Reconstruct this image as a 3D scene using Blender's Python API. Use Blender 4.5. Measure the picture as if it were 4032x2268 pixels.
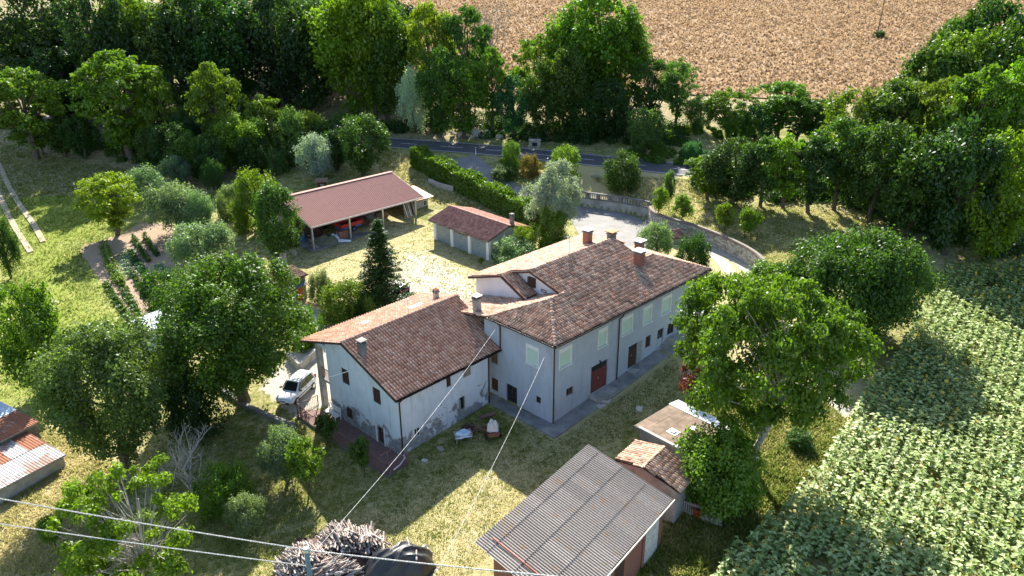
import bpy, math, random
import numpy as np
from mathutils import Vector, Matrix
for o in list(bpy.data.objects): bpy.data.objects.remove(o)
SC = bpy.context.scene; COL = SC.collection
R_ = math.radians
# ---------------- camera, sky, sun, exposure ----------------
PW, PH, F, PITCH, ROLL, HC = 4032., 2268., 3019.7, 0.4056, -0.0058, 31.888
cd = bpy.data.cameras.new('camera'); cam = bpy.data.objects.new('camera', cd); COL.objects.link(cam)
cd.sensor_width = 36.; cd.lens = 36. * F / PW; cd.clip_start = .5; cd.clip_end = 6000
cp, sp = math.cos(PITCH), math.sin(PITCH)
FW = np.array([0, cp, -sp]); _u = np.array([0, sp, cp]); _r = np.array([1., 0, 0])
_c, _s = math.cos(ROLL), math.sin(ROLL)
RT = _c*_r + _s*_u; UP = -_s*_r + _c*_u; CAM = np.array([0, 0, HC])
cam.matrix_world = Matrix(((RT[0], UP[0], -FW[0], 0), (RT[1], UP[1], -FW[1], 0), (RT[2], UP[2], -FW[2], HC), (0, 0, 0, 1)))
SC.camera = cam
SUN_AZ, SUN_EL = R_(-5.0), R_(35.5)          # azimuth clockwise from +Y
wd = bpy.data.worlds.new('World'); SC.world = wd; wd.use_nodes = True
nt = wd.node_tree; nt.nodes.clear()
sky = nt.nodes.new('ShaderNodeTexSky'); sky.sky_type = 'NISHITA'; sky.sun_disc = False
sky.sun_elevation = SUN_EL; sky.sun_rotation = SUN_AZ; sky.air_density = 1.0; sky.dust_density = 1.0; sky.ozone_density = 1.2
bg = nt.nodes.new('ShaderNodeBackground'); bg.inputs[1].default_value = 0.092
wo = nt.nodes.new('ShaderNodeOutputWorld'); nt.links.new(sky.outputs[0], bg.inputs[0]); nt.links.new(bg.outputs[0], wo.inputs[0])
sl = bpy.data.lights.new('sun', 'SUN'); sl.energy = 5.0; sl.angle = R_(0.53); sl.color = (1.0, 0.93, 0.82)
so = bpy.data.objects.new('sun', sl); COL.objects.link(so)
SD = Vector((math.sin(SUN_AZ)*math.cos(SUN_EL), math.cos(SUN_AZ)*math.cos(SUN_EL), math.sin(SUN_EL)))
so.rotation_euler = SD.to_track_quat('Z', 'Y').to_euler()
SC.view_settings.view_transform = 'Standard'; SC.view_settings.look = 'None'
SC.view_settings.gamma = 1; SC.view_settings.use_curve_mapping = False
SC.view_settings.exposure = 1.65
SC.render.engine = 'CYCLES'
SC.cycles.max_bounces = 5; SC.cycles.diffuse_bounces = 3; SC.cycles.transmission_bounces = 3; SC.cycles.transparent_max_bounces = 4
random.seed(7); RNG = np.random.default_rng(11)
# ---------------- picking helpers: a photo point -> a place in the world ----------------
K = 4032/2576.
def ray(u, v): return FW + RT*(u*K-PW/2)/F - UP*(v*K-PH/2)/F
def atz(u, v, z):
    d = ray(u, v); t = (z-HC)/d[2]; return CAM + d*t
def proj(p):
    q = np.asarray(p, float)-CAM; d = q@FW
    return np.array([PW/2+F*(q@RT)/d, PH/2-F*(q@UP)/d])/K
def hgt(base, v):
    lo, hi = 0., 60.
    for _ in range(40):
        m = (lo+hi)/2
        if proj(np.array(base)+np.array([0, 0, m]))[1] > v: lo = m
        else: hi = m
    return lo
# ---------------- terrain ----------------
CTRL = np.array([
 (3,48,.1),(-2,51,-.05),(5.6,50.3,.35),(8.4,53.3,.72),(11.8,56.9,1.3),(15.9,60.6,1.3),(18.5,63,1.2),(0,42,-.3),(-8,44,-.55),(-8,38,-.8),
 (5,38,-.4),(10,37,-.6),(9,45,0),(13,45,.0),(0,30,-.8),(-9,33,-.8),(-15,35,-1.2),(-30,40,-1.6),(-32,52,-1.2),(-13,42,-.9),(-12,52,-.45),(-21,49,-1.0),(-17,54,-.3),
 (-16,62,-.1),(-5,66,.1),(-5,75,.1),(-5,83,.1),(-14,83,.0),(-22,78,-.2),(-30,75,-.7),(-40,70,-1.2),(-50,80,-1.),(-60,60,-1.8),(-40,55,-1.4),(-28,62,-.8),
 (-30,90,.3),(-22,97,.7),(-12,100,1.0),(-3,93,.7),(2,88,.7),(-16,110,2.8),(-6,107,2.2),(1,100,1.4),(8,92,.8),(14,88,.9),(20,78,.9),(21,68,1.1),(10,75,.7),(4,80,.5),(17,70,1.),
 (-20.4,122,4),(-5.5,116.5,4),(10.4,109.5,4),(18.7,105.7,4),(25.1,102.6,4),(43,94,4),(60,86,4),(90,72,4),(-45,131,4),(-80,140,4),(-120,150,4),
 (-18,130.5,4),(-2,124.5,4),(13,118,4),(28,111,4),(46,102,4),(64,94,4),(94,80,4),(-42,139,4),
 (-60,100,.2),(-60,120,2),(-40,115,2),(-90,90,-1.5),(-90,60,-2),
 (30,85,2.4),(38,80,2.2),(45,70,1.6),(30,70,1.3),(28,60,.9),(24,52,.5),(20,45,.2),(16,38,-.4),(25,35,-.4),(40,45,.3),(60,55,1),(60,75,2.4),(90,50,1),(40,30,-.5),(10,25,-.9),(-20,25,-1.4),(-50,30,-2.4),(60,25,-.5),
 (-10,140,6.2),(20,135,6.4),(50,125,6.4),(80,115,6.6),(-60,150,6.2),(0,150,7.6),(50,150,8.6),(-50,165,8.6),(0,200,14),(60,200,14.6),(120,150,10),(-60,200,13),(120,100,6),
 (0,260,22),(100,260,23),(-100,260,21),(200,200,18),(-150,200,12),(-150,120,2),(-150,40,-3),(200,60,3),(200,120,8),(0,400,40),(200,400,42),(-200,400,38),
 (0,0,-1),(-80,0,-3),(80,0,-1),(0,-80,-2),(-200,-50,-4),(200,-50,-1)], float)
_wl = [atz(u, v, .95) for u, v in [(1452,517),(1478,521),(1560,532),(1632,546),(1700,588),(1785,616),(1858,650),(1908,684),(1926,722)]]
CTRL = np.vstack([CTRL, [(p[0], p[1]-.6, .95) for p in _wl], [(p[0]+1.2, p[1]+2.2, 1.15) for p in _wl]])
def _tps(d2): return np.where(d2 > 1e-9, d2*np.log(np.maximum(d2, 1e-9)), 0)*.5
_n = len(CTRL); _X = CTRL[:, :2]/50.
_Km = _tps(((_X[:, None]-_X[None])**2).sum(-1)) + np.eye(_n)*2e-4
_Pm = np.c_[np.ones(_n), _X]
_M = np.block([[_Km, _Pm], [_Pm.T, np.zeros((3, 3))]])
_W = np.linalg.solve(_M, np.r_[CTRL[:, 2], np.zeros(3)])
def base_z(x, y):
    x = np.asarray(x, float); y = np.asarray(y, float); sh = np.broadcast(x, y).shape
    q = np.stack([np.broadcast_to(x, sh).ravel(), np.broadcast_to(y, sh).ravel()], -1)
    q = np.clip(q, [-230, -90], [230, 430])/50.
    out = np.empty(len(q))
    for i in range(0, len(q), 20000):
        b = q[i:i+20000]
        out[i:i+20000] = _tps(((b[:, None]-_X[None])**2).sum(-1))@_W[:_n] + _W[_n] + b@_W[_n+1:]
    return out.reshape(sh)
# the terrace wall: the lawn behind it stands higher
WALLB = [atz(u, v, .95)[:2] for u, v in [(1452,517),(1478,521),(1560,532),(1632,546)]]            # concrete wall below the balustrade
CURVE = [atz(u, v, .95)[:2] for u, v in [(1632,546),(1640,566),(1700,588),(1740,598),(1785,616),(1823,633),(1858,650),(1885,666),(1908,684),(1922,704),(1926,722)]]
_far = [(31,52),(44,60),(48,80),(46,93),(25.1,102.6),(10.4,109.5),(3,110),(6,101)]
UPPOLY = np.array([tuple(p) for p in WALLB]+[tuple(p) for p in CURVE[1:]]+_far)
def in_poly(px, py, poly):
    px = np.asarray(px); py = np.asarray(py); c = np.zeros(px.shape, bool); n = len(poly); j = n-1
    for i in range(n):
        xi, yi = poly[i]; xj, yj = poly[j]
        if yi != yj:
            c ^= ((yi > py) != (yj > py)) & (px < (xj-xi)*(py-yi)/(yj-yi)+xi)
        j = i
    return c
def dist_line(px, py, line):
    d = np.full(np.shape(px), 1e9)
    for a, b in zip(line[:-1], line[1:]):
        a = np.asarray(a, float); b = np.asarray(b, float); ab = b-a
        t = np.clip(((px-a[0])*ab[0]+(py-a[1])*ab[1])/(ab@ab), 0, 1)
        d = np.minimum(d, np.hypot(px-a[0]-t*ab[0], py-a[1]-t*ab[1]))
    return d
ROADC = [(-200,172),(-120,156),(-80,146),(-45,136),(-20.6,126.4),(-3.5,120.6),(10.7,114.2),(19.2,110.),(25.7,107),(44,98),(61,90),(91,76.),(150,50)]
WLINE = [tuple(p) for p in WALLB]+[tuple(p) for p in CURVE[1:]]
def gz(x, y):
    x = np.asarray(x, float); y = np.asarray(y, float)
    z = base_z(x, y)
    ins = in_poly(x, y, UPPOLY)
    dw = dist_line(x, y, WLINE)
    dr = dist_line(x, y, ROADC)
    up = 1.15*np.exp(-dw/9.)*np.clip(dw/.3+.6, 0, 1)
    z = np.where(ins, z+up*np.clip((dr-4)/4., 0, 1), z)
    k = np.clip((5.6-dr)/2.2, 0, 1); k = k*k*(3-2*k)          # road bench
    return z*(1-k)+4.0*k
_GX = np.arange(-230, 230.1, 1.0); _GY = np.arange(10, 430, 1.0)
_GG = gz(*np.meshgrid(_GX, _GY))
def gq(x, y):
    fx = (x+230); fy = (y-10); i = int(np.clip(fx, 0, len(_GX)-2)); j = int(np.clip(fy, 0, len(_GY)-2)); a = min(max(fx-i, 0), 1); b = min(max(fy-j, 0), 1)
    g = _GG; return (g[j, i]*(1-a)+g[j, i+1]*a)*(1-b)+(g[j+1, i]*(1-a)+g[j+1, i+1]*a)*b
def gz1(x, y): return float(gz(np.array([x]), np.array([y]))[0])
def px(u, v):
    d = ray(u, v); t = 15.
    while t < 700:
        p = CAM+d*t
        if p[2] < gq(p[0], p[1]): break
        t += max(.3, (p[2]-gq(p[0], p[1]))*.5)
    lo, hi = t-2., t
    for _ in range(18):
        m = (lo+hi)/2; p = CAM+d*m
        if p[2] < gq(p[0], p[1]): hi = m
        else: lo = m
    p = CAM+d*hi; p[2] = gz1(p[0], p[1]); return p
def gpts(lst): return [tuple(px(u, v)[:2]) for u, v in lst]
# ---------------- object helpers ----------------
def tag(o, label=None, cat=None, group=None, kind=None):
    if label: o['label'] = label
    if cat: o['category'] = cat
    if group: o['group'] = group
    if kind: o['kind'] = kind
    return o
def thing(name, label, cat, loc=(0, 0, 0), rz=0., group=None):
    o = bpy.data.objects.new(name, None); COL.objects.link(o); o.empty_display_size = .3
    o.location = loc; o.rotation_euler = (0, 0, rz); return tag(o, label, cat, group)
def link(name, me, parent=None, loc=None, rot=None, scale=None, color=None):
    o = bpy.data.objects.new(name, me); COL.objects.link(o)
    if parent is not None: o.parent = parent
    if loc is not None: o.location = loc
    if rot is not None: o.rotation_euler = rot
    if scale is not None: o.scale = scale
    if color is not None: o.color = (*color, 1)
    return o
class MB:
    def __init__(s): s.v = []; s.f = []; s.m = []
    def add(s, vs, fs, m=0):
        b = len(s.v); s.v += [tuple(float(c) for c in p) for p in vs]
        s.f += [tuple(i+b for i in f) for f in fs]; s.m += [m]*len(fs); return s
    def quad(s, a, b, c, d, m=0): return s.add([a, b, c, d], [(0, 1, 2, 3)], m)
    def box(s, x0, x1, y0, y1, z0, z1, m=0):
        return s.add([(x0,y0,z0),(x1,y0,z0),(x1,y1,z0),(x0,y1,z0),(x0,y0,z1),(x1,y0,z1),(x1,y1,z1),(x0,y1,z1)],
                     [(0,3,2,1),(4,5,6,7),(0,1,5,4),(1,2,6,5),(2,3,7,6),(3,0,4,7)], m)
    def obox(s, c, ax, ay, az, m=0):     # oriented box: centre and three half-axis vectors
        c, ax, ay, az = [np.array(q, float) for q in (c, ax, ay, az)]
        vs = [c+i*ax+j*ay+k*az for k in (-1, 1) for j, i in ((-1,-1),(-1,1),(1,1),(1,-1))]
        return s.add(vs, [(0,3,2,1),(4,5,6,7),(0,1,5,4),(1,2,6,5),(2,3,7,6),(3,0,4,7)], m)
    def beam(s, a, b, w, h, m=0):        # box from a to b
        a = np.array(a, float); b = np.array(b, float); d = b-a; L = np.linalg.norm(d); d /= L
        up = np.array([0, 0, 1.]) if abs(d[2]) < .95 else np.array([0, 1., 0])
        x = np.cross(d, up); x /= np.linalg.norm(x); y = np.cross(x, d)
        return s.obox((a+b)/2, d*L/2, x*w/2, y*h/2, m)
    def tube(s, pts, r, n=6, m=0, cap=True):
        pts = [np.array(p, float) for p in pts]; rr = r if hasattr(r, '__len__') else [r]*len(pts)
        vs = []; fs = []
        for i, p in enumerate(pts):
            d = pts[min(i+1, len(pts)-1)]-pts[max(i-1, 0)]; d = d/(np.linalg.norm(d)+1e-9)
            up = np.array([0, 0, 1.]) if abs(d[2]) < .9 else np.array([1., 0, 0])
            x = np.cross(d, up); x /= np.linalg.norm(x); y = np.cross(d, x)
            for k in range(n):
                a = 2*math.pi*k/n; vs.append(p+rr[i]*(math.cos(a)*x+math.sin(a)*y))
        for i in range(len(pts)-1):
            for k in range(n):
                k2 = (k+1) % n; fs.append((i*n+k, i*n+k2, (i+1)*n+k2, (i+1)*n+k))
        if cap: fs.append(tuple(range(n))[::-1]); fs.append(tuple((len(pts)-1)*n+k for k in range(n)))
        return s.add(vs, fs, m)
    def slab(s, poly, th, m=0):          # 3-D polygon with thickness downwards
        n = len(poly); lo = [(p[0], p[1], p[2]-th) for p in poly]
        return s.add(list(poly)+lo, [tuple(range(n)), tuple(range(2*n-1, n-1, -1))]+[(i, i+n, (i+1) % n+n, (i+1) % n) for i in range(n)], m)
    def prism(s, poly, z0, z1, m=0):
        n = len(poly); vs = [(p[0], p[1], z0) for p in poly]+[(p[0], p[1], z1) for p in poly]
        return s.add(vs, [tuple(range(n-1, -1, -1)), tuple(range(n, 2*n))]+[(i, (i+1) % n, (i+1) % n+n, i+n) for i in range(n)], m)
    def mesh(s, name, mats, smooth=False):
        me = bpy.data.meshes.new(name); me.from_pydata(s.v, [], s.f)
        for m in (mats if isinstance(mats, (list, tuple)) else [mats]): me.materials.append(m)
        if any(s.m): me.polygons.foreach_set('material_index', s.m)
        if smooth: me.polygons.foreach_set('use_smooth', [True]*len(s.f))
        me.update(); return me
    def build(s, name, mats, parent=None, smooth=False, **k): return link(name, s.mesh(name, mats, smooth), parent, **k)
def np_mesh(name, V, Fq, mat, rnd=None, smooth=False, col=None):
    """V (n,3); Fq (m,k) faces of equal size; rnd = per-face random attribute"""
    me = bpy.data.meshes.new(name); k = Fq.shape[1]; m = len(Fq)
    me.vertices.add(len(V)); me.vertices.foreach_set('co', np.ascontiguousarray(V, np.float32).ravel())
    me.loops.add(m*k); me.loops.foreach_set('vertex_index', np.ascontiguousarray(Fq, np.int32).ravel())
    me.polygons.add(m); me.polygons.foreach_set('loop_start', np.arange(0, m*k, k, dtype=np.int32)); me.polygons.foreach_set('loop_total', np.full(m, k, np.int32))
    if smooth: me.polygons.foreach_set('use_smooth', np.ones(m, bool))
    if rnd is not None:
        a = me.attributes.new('rnd', 'FLOAT', 'FACE'); a.data.foreach_set('value', np.asarray(rnd, np.float32))
    if col is not None:
        a = me.color_attributes.new('reg', 'FLOAT_COLOR', 'POINT'); a.data.foreach_set('color', np.asarray(col, np.float32).ravel())
    me.materials.append(mat); me.update(); me.validate(); return me
def scatter(V, Fq, mats4, name, mat, parent=None, rnd=True, kind='stuff'):
    """join many transformed copies of a small mesh into one object"""
    V = np.asarray(V, float); Fq = np.asarray(Fq); n = len(mats4); nv = len(V)
    Vh = np.c_[V, np.ones(nv)]; out = np.einsum('nij,vj->nvi', np.asarray(mats4), Vh)[..., :3].reshape(-1, 3)
    FF = (Fq[None]+(np.arange(n)*nv)[:, None, None]).reshape(-1, Fq.shape[1])
    r = np.repeat(RNG.random(n), len(Fq)) if rnd else None
    o = link(name, np_mesh(name, out, FF, mat, rnd=r), parent)
    if kind: o['kind'] = kind
    return o
def split_parts(V, Fq, mats4, name, stuffname, mat, parent, camdist, limit=300):
    """the copies nearest the camera become parts of their own, the rest one 'stuff' part"""
    mats4 = list(mats4); order = np.argsort(camdist); near = order[:limit]; rest = order[limit:]
    me = np_mesh(name, np.asarray(V, float), np.asarray(Fq), mat, rnd=np.zeros(len(Fq)))
    for i in near:
        o = link(name, me, parent); o.matrix_basis = Matrix([list(r) for r in mats4[i]])
    if len(rest): scatter(V, Fq, [mats4[i] for i in rest], stuffname, mat, parent)
def M4(x, y, z, o):
    m = np.eye(4); m[:3, 0] = x; m[:3, 1] = y; m[:3, 2] = z; m[:3, 3] = o; return m
# ---------------- materials ----------------
class NT:
    def __init__(s, name):
        s.m = bpy.data.materials.new(name); s.m.use_nodes = True; s.t = s.m.node_tree; s.t.nodes.clear()
        s.out = s.n('ShaderNodeOutputMaterial')
    def n(s, typ, **kw):
        q = s.t.nodes.new(typ)
        for k, v in kw.items():
            if k.startswith('i_'):
                key = k[2:]; key = int(key) if key.isdigit() else key.replace('_', ' ')
                s.set(q.inputs[key], v)
            else: setattr(q, k, v)
        return q
    def set(s, sock, v):
        if isinstance(v, bpy.types.NodeSocket): s.t.links.new(v, sock)
        elif isinstance(v, bpy.types.Node): s.t.links.new(v.outputs[0], sock)
        else:
            try: sock.default_value = v
            except Exception: sock.default_value = (*v, 1)
    def pos(s): return s.n('ShaderNodeNewGeometry').outputs['Position']
    def obj(s): return s.n('ShaderNodeTexCoord').outputs['Object']
    def noise(s, vec, sc, det=3, rough=.6, dist=0.):
        q = s.n('ShaderNodeTexNoise', i_Scale=sc, i_Detail=det, i_Roughness=rough, i_Distortion=dist); s.set(q.inputs['Vector'], vec); return q.outputs['Fac']
    def vor(s, vec, sc, out='Color', rand=1.):
        q = s.n('ShaderNodeTexVoronoi', i_Scale=sc, i_Randomness=rand); s.set(q.inputs['Vector'], vec); return q.outputs[out]
    def ramp(s, fac, stops, interp='LINEAR'):
        q = s.n('ShaderNodeValToRGB'); s.set(q.inputs[0], fac); e = q.color_ramp; e.interpolation = interp
        while len(e.elements) < len(stops): e.elements.new(.5)
        for el, (p, c) in zip(e.elements, stops):
            el.position = p; el.color = (c, c, c, 1) if not hasattr(c, '__len__') else (*c, 1)
        return q.outputs[0]
    def mix(s, f, a, b, mode='MIX'):
        q = s.n('ShaderNodeMix', data_type='RGBA', blend_type=mode); s.set(q.inputs[0], f)
        for i, v in ((6, a), (7, b)):
            if isinstance(v, tuple) and len(v) == 3: v = (*v, 1)
            s.set(q.inputs[i], v)
        return q.outputs[2]
    def math(s, op, a, b=0., c=0., clamp=False):
        q = s.n('ShaderNodeMath', operation=op, use_clamp=clamp); s.set(q.inputs[0], a); s.set(q.inputs[1], b); s.set(q.inputs[2], c); return q.outputs[0]
    def mapr(s, v, a, b, c=0., d=1.):
        q = s.n('ShaderNodeMapRange', i_From_Min=a, i_From_Max=b, i_To_Min=c, i_To_Max=d); s.set(q.inputs[0], v); return q.outputs[0]
    def scale(s, vec, sc):
        q = s.n('ShaderNodeMapping'); s.set(q.inputs[0], vec); q.inputs['Scale'].default_value = sc; return q.outputs[0]
    def rnd(s):   # per piece random: object random plus face attribute, wrapped
        a = s.n('ShaderNodeAttribute', attribute_name='rnd').outputs['Fac']; o = s.n('ShaderNodeObjectInfo').outputs['Random']
        return s.math('FRACT', s.math('ADD', a, o))
    def bsdf(s, col, rough=.85, bump=None, bs=.3, bd=.02, spec=.3, metal=0.):
        b = s.n('ShaderNodeBsdfPrincipled'); s.set(b.inputs['Base Color'], (*col, 1) if isinstance(col, tuple) else col); s.set(b.inputs['Roughness'], rough)
        b.inputs['Specular IOR Level'].default_value = spec; b.inputs['Metallic'].default_value = metal
        if bump is not None:
            u = s.n('ShaderNodeBump', i_Strength=bs, i_Distance=bd); s.set(u.inputs['Height'], bump); s.t.links.new(u.outputs[0], b.inputs['Normal'])
        s.t.links.new(b.outputs[0], s.out.inputs[0]); return s.m
def plain(name, col, rough=.8, var=.25, sc=6., spec=.3, metal=0., bs=.2):
    t = NT(name); n = t.noise(t.pos(), sc, 5); c = t.mix(t.mapr(n, .3, .7), tuple(x*(1-var) for x in col), tuple(min(1, x*(1+var)) for x in col))
    return t.bsdf(c, rough, n, bs, .01, spec, metal)
def leaf_mat():
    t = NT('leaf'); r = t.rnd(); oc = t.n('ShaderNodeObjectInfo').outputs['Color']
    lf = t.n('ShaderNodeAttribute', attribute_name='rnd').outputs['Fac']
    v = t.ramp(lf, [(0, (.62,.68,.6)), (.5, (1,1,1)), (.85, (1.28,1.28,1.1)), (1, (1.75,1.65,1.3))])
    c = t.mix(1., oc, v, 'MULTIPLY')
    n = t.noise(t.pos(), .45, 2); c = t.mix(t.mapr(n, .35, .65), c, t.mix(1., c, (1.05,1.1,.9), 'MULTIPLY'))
    d = t.n('ShaderNodeBsdfDiffuse'); t.set(d.inputs[0], c)
    tr = t.n('ShaderNodeBsdfTranslucent'); t.set(tr.inputs[0], t.mix(1., c, (1.45,1.6,.7), 'MULTIPLY'))
    g = t.n('ShaderNodeBsdfGlossy'); g.inputs['Roughness'].default_value = .42; g.inputs[0].default_value = (.9, .95, 1, 1)
    m = t.n('ShaderNodeMixShader'); m.inputs[0].default_value = .4; t.t.links.new(d.outputs[0], m.inputs[1]); t.t.links.new(tr.outputs[0], m.inputs[2])
    m2 = t.n('ShaderNodeMixShader'); m2.inputs[0].default_value = .02; t.t.links.new(m.outputs[0], m2.inputs[1]); t.t.links.new(g.outputs[0], m2.inputs[2])
    t.t.links.new(m2.outputs[0], t.out.inputs[0]); return t.m
LEAF = leaf_mat()
def bark(name, a, b):
    t = NT(name); n = t.noise(t.scale(t.pos(), (6, 6, 1.2)), 2, 5); return t.bsdf(t.mix(t.mapr(n, .35, .65), a, b), .95, n, .8, .04)
BARK = bark('bark', (.06,.045,.035), (.16,.13,.1)); BARKG = bark('pale_bark', (.22,.2,.17), (.5,.46,.41)); 
def tile_mat(name, cols, lichen, lcol=(.1,.085,.075), wear=.35):
    t = NT(name); r = t.rnd(); c = t.ramp(r, cols)
    n = t.noise(t.pos(), 1.1, 5, .7); n2 = t.noise(t.pos(), 9., 4, .75)
    k = t.math('MULTIPLY', t.mapr(n, .42, .62), t.mapr(n2, .42, .56)); k = t.math('MULTIPLY', k, lichen, clamp=True)
    c = t.mix(k, c, lcol); c = t.mix(t.math('MULTIPLY', t.mapr(n2, .5, .75), wear, clamp=True), c, (.62,.5,.42))
    n3 = t.noise(t.pos(), 2.3, 3); c = t.mix(t.math('MULTIPLY', t.mapr(n3, .62, .7), .35, clamp=True), c, (.42,.27,.06))
    return t.bsdf(c, .85, n2, .4, .01)
TILE_M = tile_mat('weathered_terracotta', [(0,(.3,.17,.115)),(.25,(.48,.28,.19)),(.5,(.6,.385,.27)),(.75,(.68,.48,.355)),(1,(.5,.235,.14))], .85)
TILE_L = tile_mat('red_brown_terracotta', [(0,(.38,.2,.135)),(.4,(.5,.285,.2)),(.75,(.56,.34,.245)),(1,(.62,.42,.325))], .35, wear=.25)
TILE_G = tile_mat('garage_terracotta', [(0,(.24,.105,.085)),(.5,(.36,.17,.135)),(1,(.45,.26,.21))], .25, (.16,.13,.08), .3)
UNDER = plain('tile_gap_shade', (.04,.024,.018), .95)  # roof base below the tiles, shade of the gaps put into its colour
def stucco(name, col, stain, top=None, band=None, pz=None):
    t = NT(name); P = t.pos(); n = t.noise(P, .8, 6, .7); n2 = t.noise(P, 25, 3)
    c = t.mix(t.mapr(n, .35, .7), col, tuple(x*.86 for x in col))
    st = t.noise(t.scale(P, (1.6, 1.6, .25)), 1.5, 5, .65); c = t.mix(t.math('MULTIPLY', t.mapr(st, .52, .72), .55*stain, clamp=True), c, tuple(x*.5 for x in col))
    if pz is not None:     # plaster fallen off low down: grey render beneath with ragged edge
        z = t.n('ShaderNodeSeparateXYZ'); t.set(z.inputs[0], P); f = t.noise(P, .75, 8, .68, .4)
        h = t.mapr(z.outputs[2], pz[0], pz[1], .2, -.14); k = t.mapr(t.math('ADD', f, h), .525, .54)
        g = t.mix(t.mapr(t.noise(P, 3.5, 5), .4, .6), (.2,.215,.235), (.34,.35,.36)); c = t.mix(k, c, g)
    cr = t.noise(P, 1.9, 9, .8, 1.2); c = t.mix(t.math('MULTIPLY', t.mapr(t.math('ABSOLUTE', t.math('SUBTRACT', cr, .5)), .0, .006, 1, 0), .45*stain, clamp=True), c, (.2,.2,.2))
    return t.bsdf(c, .93, n2, .25, .01, .15)
ST_M = stucco('grey_stucco', (.43,.485,.56), .7); ST_L = stucco('peeling_white_stucco', (.66,.735,.8), .8, pz=(-.6,2.2))
ST_LG = stucco('peeling_white_stucco_long_wall', (.66,.715,.78), 1., pz=(-.9,2.6)); ST_W = stucco('white_stucco', (.76,.76,.8), .25); ST_G = stucco('garage_stucco', (.46,.47,.44), .4)
CONC = plain('concrete', (.36,.34,.31), .95, .3, 1.4); CONC_D = plain('dark_concrete', (.17,.165,.155), .95, .35, 1.1); WHITE = plain('white_paint', (.78,.78,.76), .6, .08)
SHUT_G = plain('pale_green_shutter', (.52,.68,.58), .6, .05); SURR = plain('window_surround', (.7,.71,.7), .7, .06)
WOOD_D = plain('dark_wood', (.075,.04,.03), .8, .3, 9); WOOD_M = plain('brown_wood', (.2,.13,.085), .8, .3, 9); WOOD_G = plain('grey_weathered_wood', (.32,.28,.24), .9, .35, 7)
RUSTRED = plain('oxide_red_paint', (.17,.05,.04), .6, .2, 3); GREYD = plain('garage_door_grey', (.26,.3,.32), .5, .07, 1.2); PIPE = plain('brown_pipe', (.055,.03,.025), .45, .1)
BRICK = plain('red_brick', (.27,.12,.085), .9, .4, 22); METAL = plain('galvanised_metal', (.5,.52,.54), .35, .12, 4, .5, .7); TINW = plain('white_tin', (.72,.75,.8), .4, .06, 3, .5)
RAILM = plain('rusty_brown_rail', (.22,.12,.1), .6, .2); BLACK = plain('black_rubber', (.02,.02,.02), .7, .1); TERR = plain('terrace_tiles', (.2,.115,.1), .8, .15, 5)
GLASS = NT('window_glass').bsdf((.02,.025,.03), .08, spec=.8); CHROME = plain('chrome', (.6,.6,.6), .2, .02, 5, .5, .9)
REDP = plain('red_paint', (.5,.045,.03), .5, .12, 3); BLUEP = plain('blue_paint', (.05,.18,.5), .5, .1, 3); CARW = NT('car_paint').bsdf((.74,.77,.8), .22, spec=.6); CARD = NT('dark_red_car_paint').bsdf((.08,.012,.012), .25, spec=.6)
TARP = plain('black_tarpaulin', (.02,.021,.023), .45, .2, 3, .6); CLOTHB = plain('pale_blue_sheet', (.5,.62,.75), .7, .15, 3); CLOTHG = plain('olive_canvas', (.13,.14,.1), .9, .2, 3); CLOTHW = plain('off_white_cloth', (.66,.62,.56), .9, .15, 5)
LAMPM = plain('amber_plastic', (.7,.1,.03), .3, .05); HEADL = NT('headlight_glass').bsdf((.6,.65,.7), .1, spec=.8); CABLE = plain('pale_cable', (.5,.5,.48), .6, .25, 30); POLEB = plain('blue_grey_pole', (.1,.19,.27), .5, .2, 3)
ORANGE = plain('orange_door_paint', (.38,.1,.03), .7, .2, 3)
def corr_mat(name, base, alt, rust, amt, sc=.9):
    t = NT(name); P = t.pos(); n = t.noise(P, sc, 6, .7); n2 = t.noise(P, 14, 4, .75); r = t.rnd()
    c = t.mix(t.mapr(n2, .35, .65), base, alt); c = t.mix(t.math('MULTIPLY', t.mapr(r, 0, 1), .4), c, tuple(x*.6 for x in base))
    k = t.math('MULTIPLY', t.mapr(n, .68-amt*.3, .74-amt*.3), t.mapr(n2, .3, .6), clamp=True); c = t.mix(k, c, rust); return t.bsdf(c, .85, n2, .3, .01)
ETERNIT = corr_mat('lichened_fibre_cement', (.19,.168,.148), (.38,.345,.31), (.3,.185,.085), .33, 1.3); REDTIN = plain('red_brown_sheet_metal', (.36,.19,.16), .75, .1, 2, .12, .0)
RUSTTIN = corr_mat('rusty_tin', (.36,.35,.35), (.52,.51,.5), (.27,.1,.05), .62, .5); RUSTTIN2 = corr_mat('very_rusty_tin', (.26,.095,.05), (.33,.14,.075), (.42,.4,.38), .3, .6); BLUETIN = corr_mat('pale_blue_tin', (.55,.62,.7), (.75,.8,.85), (.4,.3,.2), .05)
def stone_mat():
    t = NT('pale_stone'); c = t.ramp(t.rnd(), [(0,(.26,.24,.21)),(.5,(.42,.39,.34)),(1,(.6,.57,.5))]); n = t.noise(t.pos(), 12, 4); return t.bsdf(t.mix(t.mapr(n, .55, .75), c, (.16,.15,.13)), .95, n, .5, .02)
STONE = stone_mat(); MORTAR = plain('mortar', (.2,.185,.16), .95)
def log_mat():
    t = NT('dry_branch_wood'); c = t.ramp(t.rnd(), [(0,(.1,.07,.055)),(.4,(.3,.24,.2)),(.8,(.5,.44,.39)),(1,(.62,.57,.52))]); n = t.noise(t.scale(t.pos(), (5,5,5)), 3, 4); return t.bsdf(t.mix(t.mapr(n, .5, .7), c, (.08,.055,.045)), .9, n, .5, .01)
LOGM = log_mat()
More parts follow.
